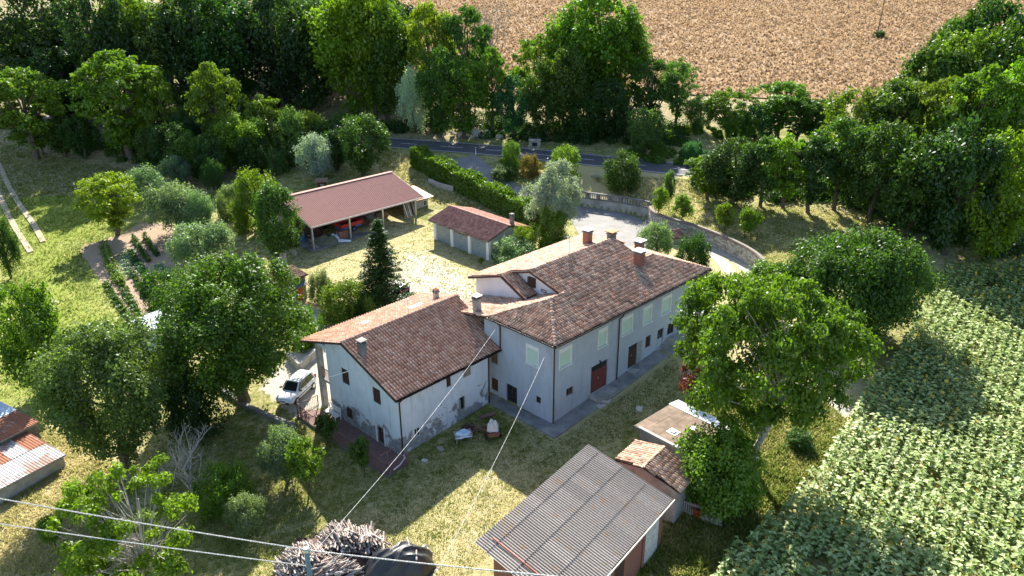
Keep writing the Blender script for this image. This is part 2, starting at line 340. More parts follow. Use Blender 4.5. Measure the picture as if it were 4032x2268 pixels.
def ground_mat():
    t = NT('ground_cover'); P = t.pos(); a = t.n('ShaderNodeAttribute', attribute_name='reg'); sp_ = t.n('ShaderNodeSeparateColor'); t.set(sp_.inputs[0], a.outputs['Color'])
    dry, grav, soil = sp_.outputs[0], sp_.outputs[1], sp_.outputs[2]; lush = a.outputs['Alpha']
    n1 = t.noise(P, .35, 5, .6); n2 = t.noise(P, 2.2, 6, .7, .5); n3 = t.noise(P, 12, 5, .75); n4 = t.noise(t.scale(P, (1, 2.4, 1)), 5., 6, .8, 1.); n5 = t.noise(P, .9, 4, .7, .6)
    green = t.mix(t.mapr(n3, .35, .65), (.06,.085,.015), (.2,.22,.05)); straw = t.mix(t.mapr(n4, .3, .7), (.3,.25,.12), (.6,.51,.29))
    k = t.math('ADD', t.math('MULTIPLY', n2, .65), t.math('ADD', t.math('MULTIPLY', n1, .3), t.math('MULTIPLY', n5, .3))); k = t.math('ADD', k, t.math('MULTIPLY', t.math('SUBTRACT', dry, .5), .55))
    c = t.mix(t.mapr(k, .54, .7), green, straw)
    c = t.mix(t.math('MULTIPLY', lush, t.mapr(n2, .2, .5), clamp=True), c, t.mix(t.mapr(n3, .3, .7), (.13,.19,.02), (.34,.41,.07)))
    gcol = t.mix(t.mapr(n3, .3, .7), (.36,.33,.27), (.6,.56,.48)); kg = t.mapr(t.math('ADD', grav, t.math('MULTIPLY', t.math('SUBTRACT', n2, .5), 1.1)), .45, .62)
    c = t.mix(kg, c, gcol)
    scol = t.mix(t.mapr(n3, .3, .7), (.25,.18,.12), (.48,.37,.27)); ks = t.mapr(t.math('ADD', soil, t.math('MULTIPLY', t.math('SUBTRACT', n2, .5), .8)), .45, .58)
    c = t.mix(ks, c, scol); h = t.math('ADD', t.math('MULTIPLY', n3, .6), t.math('MULTIPLY', n4, .6)); return t.bsdf(c, .95, h, .9, .12, .1)
GROUND = ground_mat()
def asphalt(name, a, b):
    t = NT(name); P = t.pos(); n = t.noise(P, .6, 5); n2 = t.noise(P, 40, 3); cr = t.noise(P, .8, 8, .75, 1.5)
    c = t.mix(t.mapr(n, .3, .7), a, b); c = t.mix(t.math('MULTIPLY', t.mapr(t.math('ABSOLUTE', t.math('SUBTRACT', cr, .5)), 0, .012, 1, 0), .35, clamp=True), c, tuple(x*.5 for x in a)); return t.bsdf(c, .85, n2, .4, .01, .3)
ROADM = asphalt('road_asphalt', (.06,.062,.068), (.085,.088,.094)); PARKM = asphalt('old_pale_asphalt', (.16,.157,.152), (.25,.243,.23)); LINE = plain('road_line_paint', (.75,.75,.75), .7, .1, 3)
def wheat_mat(blade=False):
    t = NT('ripe_wheat'); P = t.pos(); n1 = t.noise(t.scale(P, (.6, 1.9, 1)), .3, 6, .75, 1.4); n2 = t.noise(P, 1.6, 5, .75); r = t.rnd()
    c = t.mix(t.mapr(n1, .35, .65), (.175,.11,.062), (.41,.29,.175)); c = t.mix(t.mapr(n2, .3, .7), t.mix(1., c, (.72,.68,.64), 'MULTIPLY'), c); c = t.mix(t.mapr(r, 0, 1, 0, .45), c, (.5,.37,.22)); 
    if blade:
        d = t.n('ShaderNodeBsdfDiffuse'); t.set(d.inputs[0], c); tr = t.n('ShaderNodeBsdfTranslucent'); t.set(tr.inputs[0], c); m = t.n('ShaderNodeMixShader'); m.inputs[0].default_value = .5
        t.t.links.new(d.outputs[0], m.inputs[1]); t.t.links.new(tr.outputs[0], m.inputs[2]); t.t.links.new(m.outputs[0], t.out.inputs[0]); return t.m
    return t.bsdf(c, .95, n2, .6, .3, .1)
WHEAT = wheat_mat(); WHEATB = wheat_mat(True)
def sun_mats():
    t = NT('sunflower_leaf'); r = t.rnd(); c = t.ramp(r, [(0,(.13,.2,.035)),(.5,(.29,.39,.11)),(1,(.5,.6,.27))])
    d = t.n('ShaderNodeBsdfDiffuse'); t.set(d.inputs[0], c); tr = t.n('ShaderNodeBsdfTranslucent'); t.set(tr.inputs[0], t.mix(1., c, (1.2,1.2,.7), 'MULTIPLY')); g = t.n('ShaderNodeBsdfGlossy'); g.inputs['Roughness'].default_value = .5
    m = t.n('ShaderNodeMixShader'); m.inputs[0].default_value = .3; t.t.links.new(d.outputs[0], m.inputs[1]); t.t.links.new(tr.outputs[0], m.inputs[2])
    m2 = t.n('ShaderNodeMixShader'); m2.inputs[0].default_value = .05; t.t.links.new(m.outputs[0], m2.inputs[1]); t.t.links.new(g.outputs[0], m2.inputs[2]); t.t.links.new(m2.outputs[0], t.out.inputs[0]); return t.m
SUNLEAF = sun_mats(); SUNPET = plain('sunflower_petal', (.85,.55,.02), .6, .1); SUNDISC = plain('sunflower_disc', (.12,.06,.02), .9, .2)
def grass_mat():
    t = NT('grass_blades'); a = t.n('ShaderNodeAttribute', attribute_name='rnd').outputs['Fac']
    c = t.ramp(a, [(0,(.08,.14,.02)),(.35,(.17,.23,.04)),(.6,(.38,.37,.12)),(1,(.66,.56,.32))]); d = t.n('ShaderNodeBsdfDiffuse'); t.set(d.inputs[0], c); tr = t.n('ShaderNodeBsdfTranslucent'); t.set(tr.inputs[0], c)
    m = t.n('ShaderNodeMixShader'); m.inputs[0].default_value = .55; t.t.links.new(d.outputs[0], m.inputs[1]); t.t.links.new(tr.outputs[0], m.inputs[2]); t.t.links.new(m.outputs[0], t.out.inputs[0]); return t.m
GRASS = grass_mat()
APRON = plain('apron_concrete', (.23,.228,.22), .95, .35, 1.)
# ---------------- ground, road, field ----------------
def axis(lo, a, b, hi, fine, grow=1.12):
    m = list(np.arange(a, b+1e-6, fine)); l = []; x = a; s = fine
    while x > lo: s *= grow; x -= s; l.append(x)
    r = []; x = b; s = fine
    while x < hi: s *= grow; x += s; r.append(x)
    return np.array(l[::-1]+m+r)
def pmask(X, Y, poly, soft):
    ins = in_poly(X, Y, poly); d = dist_line(X, Y, list(poly)+[poly[0]])
    return np.where(ins, np.clip(.5+d/soft/2, 0, 1), np.clip(.5-d/soft/2, 0, 1))
def lmask(X, Y, line, w, soft): return np.clip(1-(dist_line(X, Y, line)-w)/soft, 0, 1)
gx = axis(-900, -84, 46, 900, .45); gy = axis(-500, 27, 132, 1300, .42)
X, Y = np.meshgrid(gx, gy); Z = gz(X, Y); Z = np.where(Y > 430, Z+np.minimum((Y-430)*.06, 30), Z)
REG = np.zeros(X.shape+(4,), np.float32); REG[..., 0] = .45; REG[..., 3] = .12
def setr(ch, m, v): REG[..., ch] = REG[..., ch]*(1-m)+v*m
yard = gpts([(780,640),(880,590),(1010,560),(1090,590),(1240,690),(1300,760),(1100,790),(900,800),(780,760)])
setr(0, pmask(X, Y, yard, 3), .78); setr(3, pmask(X, Y, yard, 3), .0)
gyard = gpts([(960,690),(1000,620),(1110,630),(1230,700),(1260,760),(1100,780),(960,750)]); setr(1, pmask(X, Y, gyard, 3.5), .72)
drive = gpts([(650,980),(740,880),(775,780),(800,770),(880,810),(860,880),(840,1020),(740,1050)]); setr(1, pmask(X, Y, drive, 1.), .95)
garden = gpts([(200,618),(300,590),(350,560),(430,560),(470,600),(520,700),(440,770),(345,812),(322,805),(200,640)]); setr(2, pmask(X, Y, garden, .8), .85)
mead = gpts([(0,380),(160,430),(330,440),(300,590),(200,620),(330,820),(300,900),(120,1000),(0,1000)]); setr(0, pmask(X, Y, mead, 5), .42); setr(3, pmask(X, Y, mead, 5), .95)
TRK = ([(-40,350),(0,418),(22,470),(52,520),(85,565),(112,615)], [(-40,420),(0,495),(20,540),(45,585),(82,642)])
setr(1, lmask(X, Y, gpts([(75,770),(122,765)]), .5, 1.), .8)
trk = gpts([(1705,600),(1760,640),(1800,670),(1850,720),(1900,800),(1960,900),(2080,1000)]); setr(0, lmask(X, Y, trk, 3, 3), .75)
for off in ((1800,640),(1845,632)):
    setr(1, lmask(X, Y, gpts([(off[0]-50,off[1]-30),off,(off[0]+45,off[1]+55),(off[0]+90,off[1]+130)]), .35, .8), .85)
setr(1, lmask(X, Y, gpts([(2000,960),(2060,1000),(2110,1030)]), .6, 1.), .8)
uplawn = gpts([(1480,440),(1740,450),(1900,520),(2000,560),(1980,620),(1900,620),(1640,530)]); setr(0, pmask(X, Y, uplawn, 4), .55)
bank = gpts([(1460,420),(1720,445),(1740,500),(1640,505),(1460,480)]); setr(0, pmask(X, Y, bank, 2), 1.); setr(2, pmask(X, Y, bank, 2), .36)
bank2 = gpts([(940,380),(1060,400),(1330,560),(1330,620),(1100,500),(960,440)]); setr(0, pmask(X, Y, bank2, 2), .7); setr(2, pmask(X, Y, bank2, 3), .38)
front = gpts([(1000,1310),(1230,1180),(1400,1230),(1200,1449),(880,1449)]); setr(0, pmask(X, Y, front, 4), .85); setr(1, lmask(X, Y, gpts([(1250,1180),(1200,1290),(1160,1400)]), .6, 2.), .42)
fl = gpts([(0,1180),(220,1130),(260,1200),(100,1400),(0,1449)]); setr(0, pmask(X, Y, fl, 4), .85)
rb = gpts([(2150,470),(2250,540),(2330,560),(2300,700),(2120,620)]); setr(2, pmask(X, Y, rb, 4), .5); setr(0, pmask(X, Y, rb, 4), .8)
wall_path = gpts([(1420,1100),(1550,1000),(1700,900)]); setr(0, lmask(X, Y, wall_path, 1.5, 2), .7)
forest = (Y > 127) | ((X < -35) & (Y > 108)); REG[..., 2] = np.where(forest, .5, REG[..., 2]); REG[..., 3] = np.where(forest, 0, REG[..., 3])
ny, nx = X.shape; idx = np.arange(nx*ny).reshape(ny, nx)
FQ = np.stack([idx[:-1, :-1], idx[:-1, 1:], idx[1:, 1:], idx[1:, :-1]], -1).reshape(-1, 4)
GV = np.stack([X, Y, Z], -1).reshape(-1, 3)
o = link('ground', np_mesh('ground', GV, FQ, GROUND, smooth=True, col=REG.reshape(-1, 4))); tag(o, kind='structure')
def sheet(name, poly, res, dz, mat, kind='structure', parent=None, label=None):
    """a thin sheet draped on the ground inside a polygon (grid clipped by cells, edges snapped)"""
    bm_poly = [(float(p[0]), float(p[1])) for p in poly]; P = np.array(bm_poly); x0, y0 = P.min(0); x1, y1 = P.max(0)
    import bmesh
    bm = bmesh.new(); f = bm.faces.new([bm.verts.new((x, y, 0)) for x, y in bm_poly])
    for ax, lo, hi in ((0, x0, x1), (1, y0, y1)):
        for q in np.arange(lo+res, hi, res):
            bmesh.ops.bisect_plane(bm, geom=bm.verts[:]+bm.edges[:]+bm.faces[:], plane_co=(q, 0, 0) if ax == 0 else (0, q, 0), plane_no=(1, 0, 0) if ax == 0 else (0, 1, 0))
    bmesh.ops.triangulate(bm, faces=bm.faces[:])
    vs = np.array([v.co[:2] for v in bm.verts]); zz = gz(vs[:, 0], vs[:, 1])+dz
    for v, z in zip(bm.verts, zz): v.co.z = z
    bmesh.ops.recalc_face_normals(bm, faces=bm.faces[:])
    if sum(f.normal.z for f in bm.faces) < 0: bmesh.ops.reverse_faces(bm, faces=bm.faces[:])
    me = bpy.data.meshes.new(name); bm.to_mesh(me); bm.free(); me.materials.append(mat); o = link(name, me, parent)
    return tag(o, label, kind=kind)
def ribbon(name, line, off0, off1, dz, mat, seg=1.0, dash=None, parent=None, n=1):
    P = np.array(line, float); S = np.r_[0, np.cumsum(np.hypot(*np.diff(P, axis=0).T))]
    t = np.arange(0, S[-1], seg); x = np.interp(t, S, P[:, 0]); y = np.interp(t, S, P[:, 1])
    k = np.ones(9)/9; xs = np.convolve(np.pad(x, 4, 'edge'), k, 'valid'); ys = np.convolve(np.pad(y, 4, 'edge'), k, 'valid')
    tx = np.gradient(xs); ty = np.gradient(ys); L = np.hypot(tx, ty); nx_, ny_ = -ty/L, tx/L; mb = MB(); prev = None
    offs = np.linspace(off0, off1, n+1)
    rows = np.stack([np.stack([xs+nx_*o_, ys+ny_*o_], -1) for o_ in offs], 1)   # (t, n+1, 2)
    zz = gz(rows[..., 0], rows[..., 1])+dz; V = np.concatenate([rows, zz[..., None]], -1)
    for i in range(len(t)-1):
        if dash and (t[i] % dash[1]) > dash[0]: continue
        for j in range(n): mb.quad(V[i, j], V[i+1, j], V[i+1, j+1], V[i, j+1])
    o = mb.build(name, mat, parent); return tag(o, kind='structure')
rd = ribbon('road', ROADC, 3.35, -3.35, .05, ROADM, n=6)
ribbon('edge_line', ROADC, 3.1, 2.95, .056, LINE, parent=rd); ribbon('edge_line', ROADC, -2.95, -3.1, .056, LINE, parent=rd)
ribbon('centre_line', ROADC, .07, -.07, .056, LINE, dash=(3, 7.5), parent=rd)
# side drive from the road down behind the hedge, then the parking apron
dl = [tuple(px(u, v)[:2]) for u, v in [(1160,392),(1185,410),(1205,428),(1235,455),(1275,480),(1330,500),(1400,520)]]
ribbon('side_driveway', dl, 2.0, -2.0, .05, PARKM, seg=.8, n=4)
pk = gpts([(1395,512),(1455,516),(1560,531),(1631,545),(1640,575),(1680,598),(1640,640),(1560,640),(1500,600),(1455,590),(1440,560)])
sheet('parking_area', pk, 1.2, .06, PARKM)
DIRT = plain('pale_dirt', (.38,.32,.22), .95, .3, 2.5)
for k, ln in enumerate(TRK):
    P_ = gpts(ln); ribbon('dirt_track', P_, .34, -.34, .12, DIRT, seg=.7, n=2)
# wheat field on the hill
fp = [(-45,172),(-20,158),(0,149),(24,148),(40,146),(60,138),(80,135),(110,140),(190,190),(220,330),(60,420),(-100,400),(-110,240)]
sheet('wheat_field', fp, 6, .18, WHEAT)
n = 120000; q = RNG.random((n*4, 2))*[260, 175]+[-60, 136]; q = q[in_poly(q[:, 0], q[:, 1], np.array(fp))][:n]; n = len(q)
z = gz(q[:, 0], q[:, 1])+.15; a = RNG.random(n)*6.28; h = .25+RNG.random(n)*.4; w = .12+RNG.random(n)*.22; lean = (RNG.random((n, 2))-.5)*1.0
b0 = np.stack([q[:, 0]-np.cos(a)*w, q[:, 1]-np.sin(a)*w, z], -1); b1 = np.stack([q[:, 0]+np.cos(a)*w, q[:, 1]+np.sin(a)*w, z], -1)
tp = np.stack([q[:, 0]+lean[:, 0], q[:, 1]+lean[:, 1], z+h], -1); tp2 = tp+np.stack([np.cos(a)*w, np.sin(a)*w, -.1*h], -1)
V = np.stack([b0, b1, tp2, tp], 1).reshape(-1, 3); Fq_ = np.arange(n*4).reshape(-1, 4)
o = link('standing_wheat', np_mesh('standing_wheat', V, Fq_, WHEATB, rnd=RNG.random(n))); tag(o, 'ripe brown wheat standing on the hillside field', 'wheat', kind='stuff')
# grass tufts on lawns and meadow
def tufts(name, poly, n, hmin, hmax, w, dry, label, z0=0.):
    P = np.array(poly); q = RNG.random((n*3, 2))*(P.max(0)-P.min(0))+P.min(0); q = q[in_poly(q[:, 0], q[:, 1], P)][:n]; n = len(q)
    cl = np.sin(q[:, 0]*1.3+np.sin(q[:, 1]*.9)*2)*np.sin(q[:, 1]*1.1+np.cos(q[:, 0]*.7)*2)
    m = 3; q = np.repeat(q, m, 0)+RNG.normal(0, .07, (n*m, 2)); cl = np.repeat(cl, m); N = len(q); z = gz(q[:, 0], q[:, 1])+z0
    a = RNG.random(N)*6.28; h = hmin+(hmax-hmin)*RNG.random(N)*np.clip(.6+cl*.5, .3, 1.2); ln = RNG.normal(0, .5, (N, 2))*h[:, None]
    b0 = np.stack([q[:, 0]-np.cos(a)*w, q[:, 1]-np.sin(a)*w, z-.02], -1); b1 = np.stack([q[:, 0]+np.cos(a)*w, q[:, 1]+np.sin(a)*w, z-.02], -1); tp = np.stack([q[:, 0]+ln[:, 0], q[:, 1]+ln[:, 1], z+h], -1)
    V = np.stack([b0, b1, tp], 1).reshape(-1, 3); r = np.clip(dry+RNG.normal(0, .17, N)-cl*.12, 0, .999)
    o = link(name, np_mesh(name, V, np.arange(N*3).reshape(-1, 3), GRASS, rnd=r)); tag(o, label, 'grass', kind='stuff')
tufts('lawn_grass', gpts([(330,1449),(470,1090),(770,1060),(960,1200),(1240,1040),(1400,1110),(1700,900),(1760,1050),(1480,1130),(1180,1449)]), 26000, .05, .15, .035, .56, 'short half dry lawn grass in front of the farmhouse')
tufts('meadow_grass', gpts([(0,360),(170,400),(330,430),(300,590),(200,630),(320,820),(300,900),(120,1000),(0,1000)]), 16000, .12, .4, .05, .36, 'tall green meadow grass left of the vegetable garden')
tufts('verge_grass', gpts([(1640,530),(1480,440),(1740,450),(1900,520),(2200,545),(2330,620),(2300,700),(1950,720),(1900,650),(1800,600)]), 15000, .08, .25, .06, .6, 'dry and green grass of the upper lawn')
tufts('rough_grass', gpts([(1740,1000),(2050,980),(2150,1080),(1800,1449),(1560,1449),(1700,1300)]), 12000, .15, .5, .06, .42, 'rough shaded grass between the sheds and the sunflowers')
tufts('dry_grass', gpts([(0,1050),(230,1100),(330,1230),(200,1449),(0,1449)]), 9000, .08, .3, .05, .75, 'straw coloured grass beside the rusty sheds')
tufts('yard_grass', gpts([(745,640),(1010,560),(1110,560),(1240,690),(1200,770),(900,800),(780,760)]), 9000, .04, .12, .06, .55, 'thin grass growing through the gravel yard')
tufts('bank_grass', gpts([(940,370),(1060,400),(1330,560),(1330,640),(1100,510),(960,450)]), 6000, .1, .45, .07, .6, 'long dry grass on the bank below the hedge')
# ---------------- tiles ----------------
def tile_geo(w, L, h, seg=5, taper=.82, th=.02):
    """barrel tile, axis along +y (down slope at y=0 .. up at L); arch in xz"""
    V = []
    for y, s in ((0, 1.), (L, taper)):
        for k in range(seg+1):
            a = math.pi*k/seg; V.append((-math.cos(a)*w/2*s, y, math.sin(a)*h*s+.01))
    for k in range(seg+1):
        a = math.pi*k/seg; V.append((-math.cos(a)*(w/2-th), 0, math.sin(a)*(h-th)+.0))
    Fc = [(k, k+1, seg+2+k, seg+1+k) for k in range(seg)]; Fc += [(k+1, k, 2*seg+2+k, 2*seg+3+k) for k in range(seg)]
    return np.array(V), np.array(Fc)
def pan_geo(w, L, h):
    """flatter interlocking tile: raised roll at one side, flat pan beside"""
    xs = [-.5, -.38, -.22, -.06, .06, .46]; zs = [.1, .8, 1.15, .75, .05, .0]
    V = [(x*w, 0, z*h+.022) for x, z in zip(xs, zs)]+[(x*w, L, z*h) for x, z in zip(xs, zs)]+[(x*w, 0, z*h-.012) for x, z in zip(xs, zs)]; n = len(xs)
    Fc = [(k, k+1, n+k+1, n+k) for k in range(n-1)]+[(k+1, k, 2*n+k, 2*n+k+1) for k in range(n-1)]
    return np.array(V), np.array(Fc)
def plane_tiles(poly, pw, pl, lift=.0, jit=.012, sag=0.):
    """tile frames covering a sloping polygon (local coordinates)"""
    P = np.array(poly, float); n = np.zeros(3)
    for i in range(1, len(P)-1): n += np.cross(P[i]-P[0], P[i+1]-P[0])
    n /= np.linalg.norm(n)
    if n[2] < 0: n = -n
    dn = np.array([n[0]*n[2], n[1]*n[2], n[2]**2-1.]); dn /= np.linalg.norm(dn); up = -dn; ac = np.cross(up, n)
    a = (P-P[0])@ac; b = (P-P[0])@up; q2 = np.stack([a, b], -1); out = []
    a0 = a.min(); b0 = b.min()
    nb = int(math.ceil((b.max()-b0)/pl)); na = int(math.ceil((a.max()-a0)/pw))
    for j in range(nb):
        bb = b0+j*pl; aa = a0+(np.arange(na)+.5)*pw; m = in_poly(aa, np.full(na, bb+pl*.5), q2) 
        for x in aa[m]:
            tw = random.gauss(0, jit*1.6); ax = ac*math.cos(tw)+up*math.sin(tw); uy = np.cross(n, ax)
            tilt = .06; uy2 = uy*math.cos(tilt)-n*math.sin(tilt)*0 ; 
            o = P[0]+ac*(x+random.gauss(0, jit))+up*(bb-.03+random.gauss(0, jit*1.5))+n*(lift+abs(random.gauss(0, jit*.5))+.02)
            out.append(M4(ax, uy-n*.045, n, o))
    return out
def tile_roof(parent, polys, geo, mat, pw, pl, world, limit=300, jit=.012):
    fr = []
    for p in polys: fr += plane_tiles(p, pw, pl, jit=jit)
    W = np.array(world); pos = np.array([(W@m)[:3, 3] for m in fr]); d = np.linalg.norm(pos-CAM, axis=1)
    # front-facing planes first: tiles hidden from view sort last
    nz = np.array([((W@m)[:3, 2]@(CAM-(W@m)[:3, 3]))/dd for m, dd in zip(fr, d)]); d = d+np.where(nz < .08, 1e4, 0)
    split_parts(geo[0], geo[1], fr, 'roof_tile', 'roof_tiling', mat, parent, d, limit)
def ridge_caps(parent, a, b, mat, w=.24, L=.38, name='ridge_tile'):
    a = np.array(a, float); b = np.array(b, float); D = np.linalg.norm(b-a); y = (b-a)/D; x = np.cross(y, [0, 0, 1]); x /= np.linalg.norm(x); z = np.cross(x, y)
    V, Fc = tile_geo(w, L*1.1, w*.42, 5, .88); me = np_mesh(name, V, Fc, mat, rnd=np.zeros(len(Fc)))
    for i in range(int(D/L)+1):
        o = link(name, me, parent); t = random.gauss(0, .02); xx = x*math.cos(t)+y*math.sin(t); o.matrix_basis = Matrix([list(r) for r in M4(xx, np.cross(z, xx), z, a+y*min(i*L, D-L*.6)+z*.03)])
def fz(loc, rz):
    c, s = math.cos(rz), math.sin(rz); m = np.eye(4); m[:2, :2] = [[c, -s], [s, c]]; m[:3, 3] = loc; return m
def wall_holes(mb, o, d, L, z0, z1, holes, depth=.16, m=0, nrm=None, z0b=None):
    """vertical wall from o along unit d, rectangular openings (a0,a1,b0,b1), reveals go inwards (-nrm)"""
    o = np.array(o, float); d = np.array([*d, 0.]); nrm = np.array([*nrm, 0.]); 
    A_ = sorted({0, L, *[h[0] for h in holes], *[h[1] for h in holes]}); B_ = sorted({z0, z1, *[h[2] for h in holes], *[h[3] for h in holes]})
    pt = lambda a, b, k=0.: o+d*a+np.array([0, 0, b])-nrm*k
    for i in range(len(A_)-1):
        for j in range(len(B_)-1):
            ca, cb = (A_[i]+A_[i+1])/2, (B_[j]+B_[j+1])/2
            if any(h[0] < ca < h[1] and h[2] < cb < h[3] for h in holes): continue
            mb.quad(pt(A_[i], B_[j]), pt(A_[i+1], B_[j]), pt(A_[i+1], B_[j+1]), pt(A_[i], B_[j+1]), m)
    for a0, a1, b0, b1 in holes:
        for p, q in (((a0, b0), (a1, b0)), ((a1, b0), (a1, b1)), ((a1, b1), (a0, b1)), ((a0, b1), (a0, b0))): mb.quad(pt(*p), pt(*q), pt(*q, depth), pt(*p, depth), m)
class WF:
    """a frame on a wall: local boxes given as (a along wall, depth outwards, z)"""
    def __init__(s, o, d, nrm): s.o = np.array(o, float); s.d = np.array([*d, 0.]); s.n = np.array([*nrm, 0.])
    def box(s, mb, a0, a1, z0, z1, k0, k1, m=0):
        c = s.o+s.d*(a0+a1)/2+s.n*(k0+k1)/2; c[2] += (z0+z1)/2
        mb.obox(c, s.d*(a1-a0)/2, s.n*(k1-k0)/2, np.array([0, 0, (z1-z0)/2]), m); return mb
    def P(s, a, k, z): q = s.o+s.d*a+s.n*k; return np.array([q[0], q[1], q[2]+z])
def roller_window(wf, parent, a0, a1, z0, z1, k):
    """window with a closed pale green roller shutter, white head box and jambs, lug sill"""
    w = wf.box(MB(), a0-.07, a1+.07, z1-.01, z1+.3 if False else z1+.0, .0, .02) if False else MB()
    wf.box(w, a0, a0+.09, z0, z1-.32, -.16, .012); wf.box(w, a1-.09, a1, z0, z1-.32, -.16, .012); wf.box(w, a0, a1, z1-.32, z1, -.16, .018)
    o = w.build('window', SURR, parent)
    n = 14; h = (z1-.32-z0-.03)/n; b = MB()
    for i in range(n): wf.box(b, a0+.09, a1-.09, z0+.03+i*h, z0+.03+(i+.88)*h, -.15, -.085+.004*(i % 2))
    b.build('roller_shutter', SHUT_G, o)
    wf.box(MB(), a0-.07, a1+.07, z0-.05, z0+.02, -.16, .08).build('sill', SURR, o); return o
def glazed_window(wf, parent, a0, a1, z0, z1, panes=(2, 2), frame=WOOD_M, name='window'):
    o = MB(); fw = .05
    wf.box(o, a0, a0+fw, z0, z1, -.15, -.08); wf.box(o, a1-fw, a1, z0, z1, -.15, -.08); wf.box(o, a0+fw, a1-fw, z0, z0+fw, -.15, -.08); wf.box(o, a0+fw, a1-fw, z1-fw, z1, -.15, -.08)
    for i in range(1, panes[0]): x = a0+(a1-a0)*i/panes[0]; wf.box(o, x-.02, x+.02, z0+fw, z1-fw, -.14, -.085)
    for i in range(1, panes[1]): x = z0+(z1-z0)*i/panes[1]; wf.box(o, a0+fw, a1-fw, x-.015, x+.015, -.137, -.088)
    p = o.build(name, frame, parent); wf.box(MB(), a0+.01, a1-.01, z0+.01, z1-.01, -.159, -.142).build('pane', GLASS, p); return p
def shutter_pair(wf, parent, a0, a1, z0, z1, mat=WOOD_D, k=-.1, name='window'):
    mid = (a0+a1)/2; o = wf.box(MB(), a0, a1, z0, z1, -.158, -.15).build(name, WOOD_D, parent)
    for x0, x1 in ((a0+.01, mid-.01), (mid+.01, a1-.01)):
        b = MB(); wf.box(b, x0, x0+.05, z0, z1, k-.03, k); wf.box(b, x1-.05, x1, z0, z1, k-.03, k)
        n = max(5, int((z1-z0)/.09)); h = (z1-z0)/n
        for i in range(n): wf.box(b, x0+.05, x1-.05, z0+i*h, z0+(i+.72)*h, k-.03, k-.008)
        b.build('shutter_leaf', mat, o)
    return o
def chimney(parent, x, y, z0, z1, w, mat, cap=WHITE, layers=1, capw=.16, name='chimney', label=None):
    o = MB().box(x-w/2, x+w/2, y-w/2, y+w/2, z0, z1-.3).build(name, mat, parent)
    if label: o['label'] = label
    MB().box(x-w/2-.06, x+w/2+.06, y-w/2-.06, y+w/2+.06, z1-.3, z1-.2).build('chimney_collar', CONC_D, o)
    b = MB()
    for i in (-1, 1):
        for j in (-1, 1): b.box(x+i*w*.38-.05, x+i*w*.38+.05, y+j*w*.38-.05, y+j*w*.38+.05, z1-.2, z1-.07)
    for k in range(1, layers): b.box(x-w/2-.05, x+w/2+.05, y-w/2-.05, y+w/2+.05, z1-.07-.12*k-.03, z1-.1-.12*k+.02)
    b.build('chimney_vent', CONC_D, o)
    h = w/2+capw; c = MB(); c.add([(x-h,y-h,z1-.07),(x+h,y-h,z1-.07),(x+h,y+h,z1-.07),(x-h,y+h,z1-.07),(x-h,y-h,z1-.01),(x+h,y-h,z1-.01),(x+h,y+h,z1-.01),(x-h,y+h,z1-.01),(x,y,z1+.1)],
        [(0,3,2,1),(0,1,5,4),(1,2,6,5),(2,3,7,6),(3,0,4,7),(4,5,8),(5,6,8),(6,7,8),(7,4,8)]); c.build('chimney_cap', cap, o); return o
def antenna(x, y, z, h, label, rz=0., big=True):
    t = thing('television_antenna', label, 'antenna', (x, y, z), rz); MB().tube([(0, 0, 0), (0, 0, h)], .022, 6).build('mast', METAL, t)
    for k, (zz, L, n) in enumerate([(h-.1, .9, 7), (h-.55, .5, 4)][:2 if big else 1]):
        b = MB().tube([(-L/2, 0, zz), (L/2, 0, zz)], .012, 5)
        for i in range(n): xx = -L/2+L*i/(n-1); b.tube([(xx, -.16-.02*i, zz), (xx, .16+.02*i, zz)], .008, 4)
        b.build('dipole_array', METAL, t)
    return t
# ---------------- main farmhouse: local x along the long front, y towards the back ----------------
C0 = (2.9914, 48.3142, 0.); YA = .7844
H = thing('farmhouse', 'big grey stuccoed farmhouse with green roller shutters and lichened tile roof', 'house', C0, YA); HW = fz(C0, YA)
fl_ = WF((0, 0, 0), (1, 0), (0, -1))
ups = [(.5,1.95),(4.95,6.12),(7.88,9.33),(10.68,11.9),(13.25,14.68)]
holes = [(a, b, 4.53, 6.13) for a, b in ups]+[(1.42,2.22,1.83,2.5),(4.28,6.36,.78,3.2),(8.97,10.78,1.12,3.2),(11.28,12.05,2.17,3.25),(12.96,13.86,1.5,3.27),(14.42,15.4,2.25,3.3)]
w = MB(); wall_holes(w, (0, 0, 0), (1, 0), 18.1, -.8, 6.76, holes, .17, 0, (0, -1)); w.build('wall', ST_M, H)
lh = [(1.51,2.8,4.28,5.89),(3.76,4.92,-.03,1.64),(1.27,1.76,1.28,1.84),(5.85,6.6,.4,1.5),(5.85,6.6,2.85,4.0)]
w = MB(); wall_holes(w, (0, 0, 0), (0, 1), 7.3, -.8, 6.76, lh, .17, 0, (-1, 0)); w.build('wall', ST_M, H)
w = MB(); w.quad((18.1,0,-.8),(18.1,7.6,-.8),(18.1,7.6,6.76),(18.1,0,6.76)); w.quad((18.1,7.6,-.8),(15.3,7.6,-.8),(15.3,7.6,6.76),(18.1,7.6,6.76)); w.build('wall', ST_M, H)
w = MB(); w.quad((18.0,12.6,-.5),(4.05,12.6,-.5),(4.05,12.6,7.1),(18.0,12.6,7.1)); w.quad((18.,7.62,-.5),(18.,12.6,-.5),(18.,12.6,7.1),(18.,7.62,7.1)); w.build('wall', ST_W, H)
for a, b in ups: roller_window(fl_, H, a, b, 4.53, 6.13, 0)
lw = WF((0, 0, 0), (0, 1), (-1, 0)); roller_window(lw, H, 1.51, 2.8, 4.28, 5.89, 0)
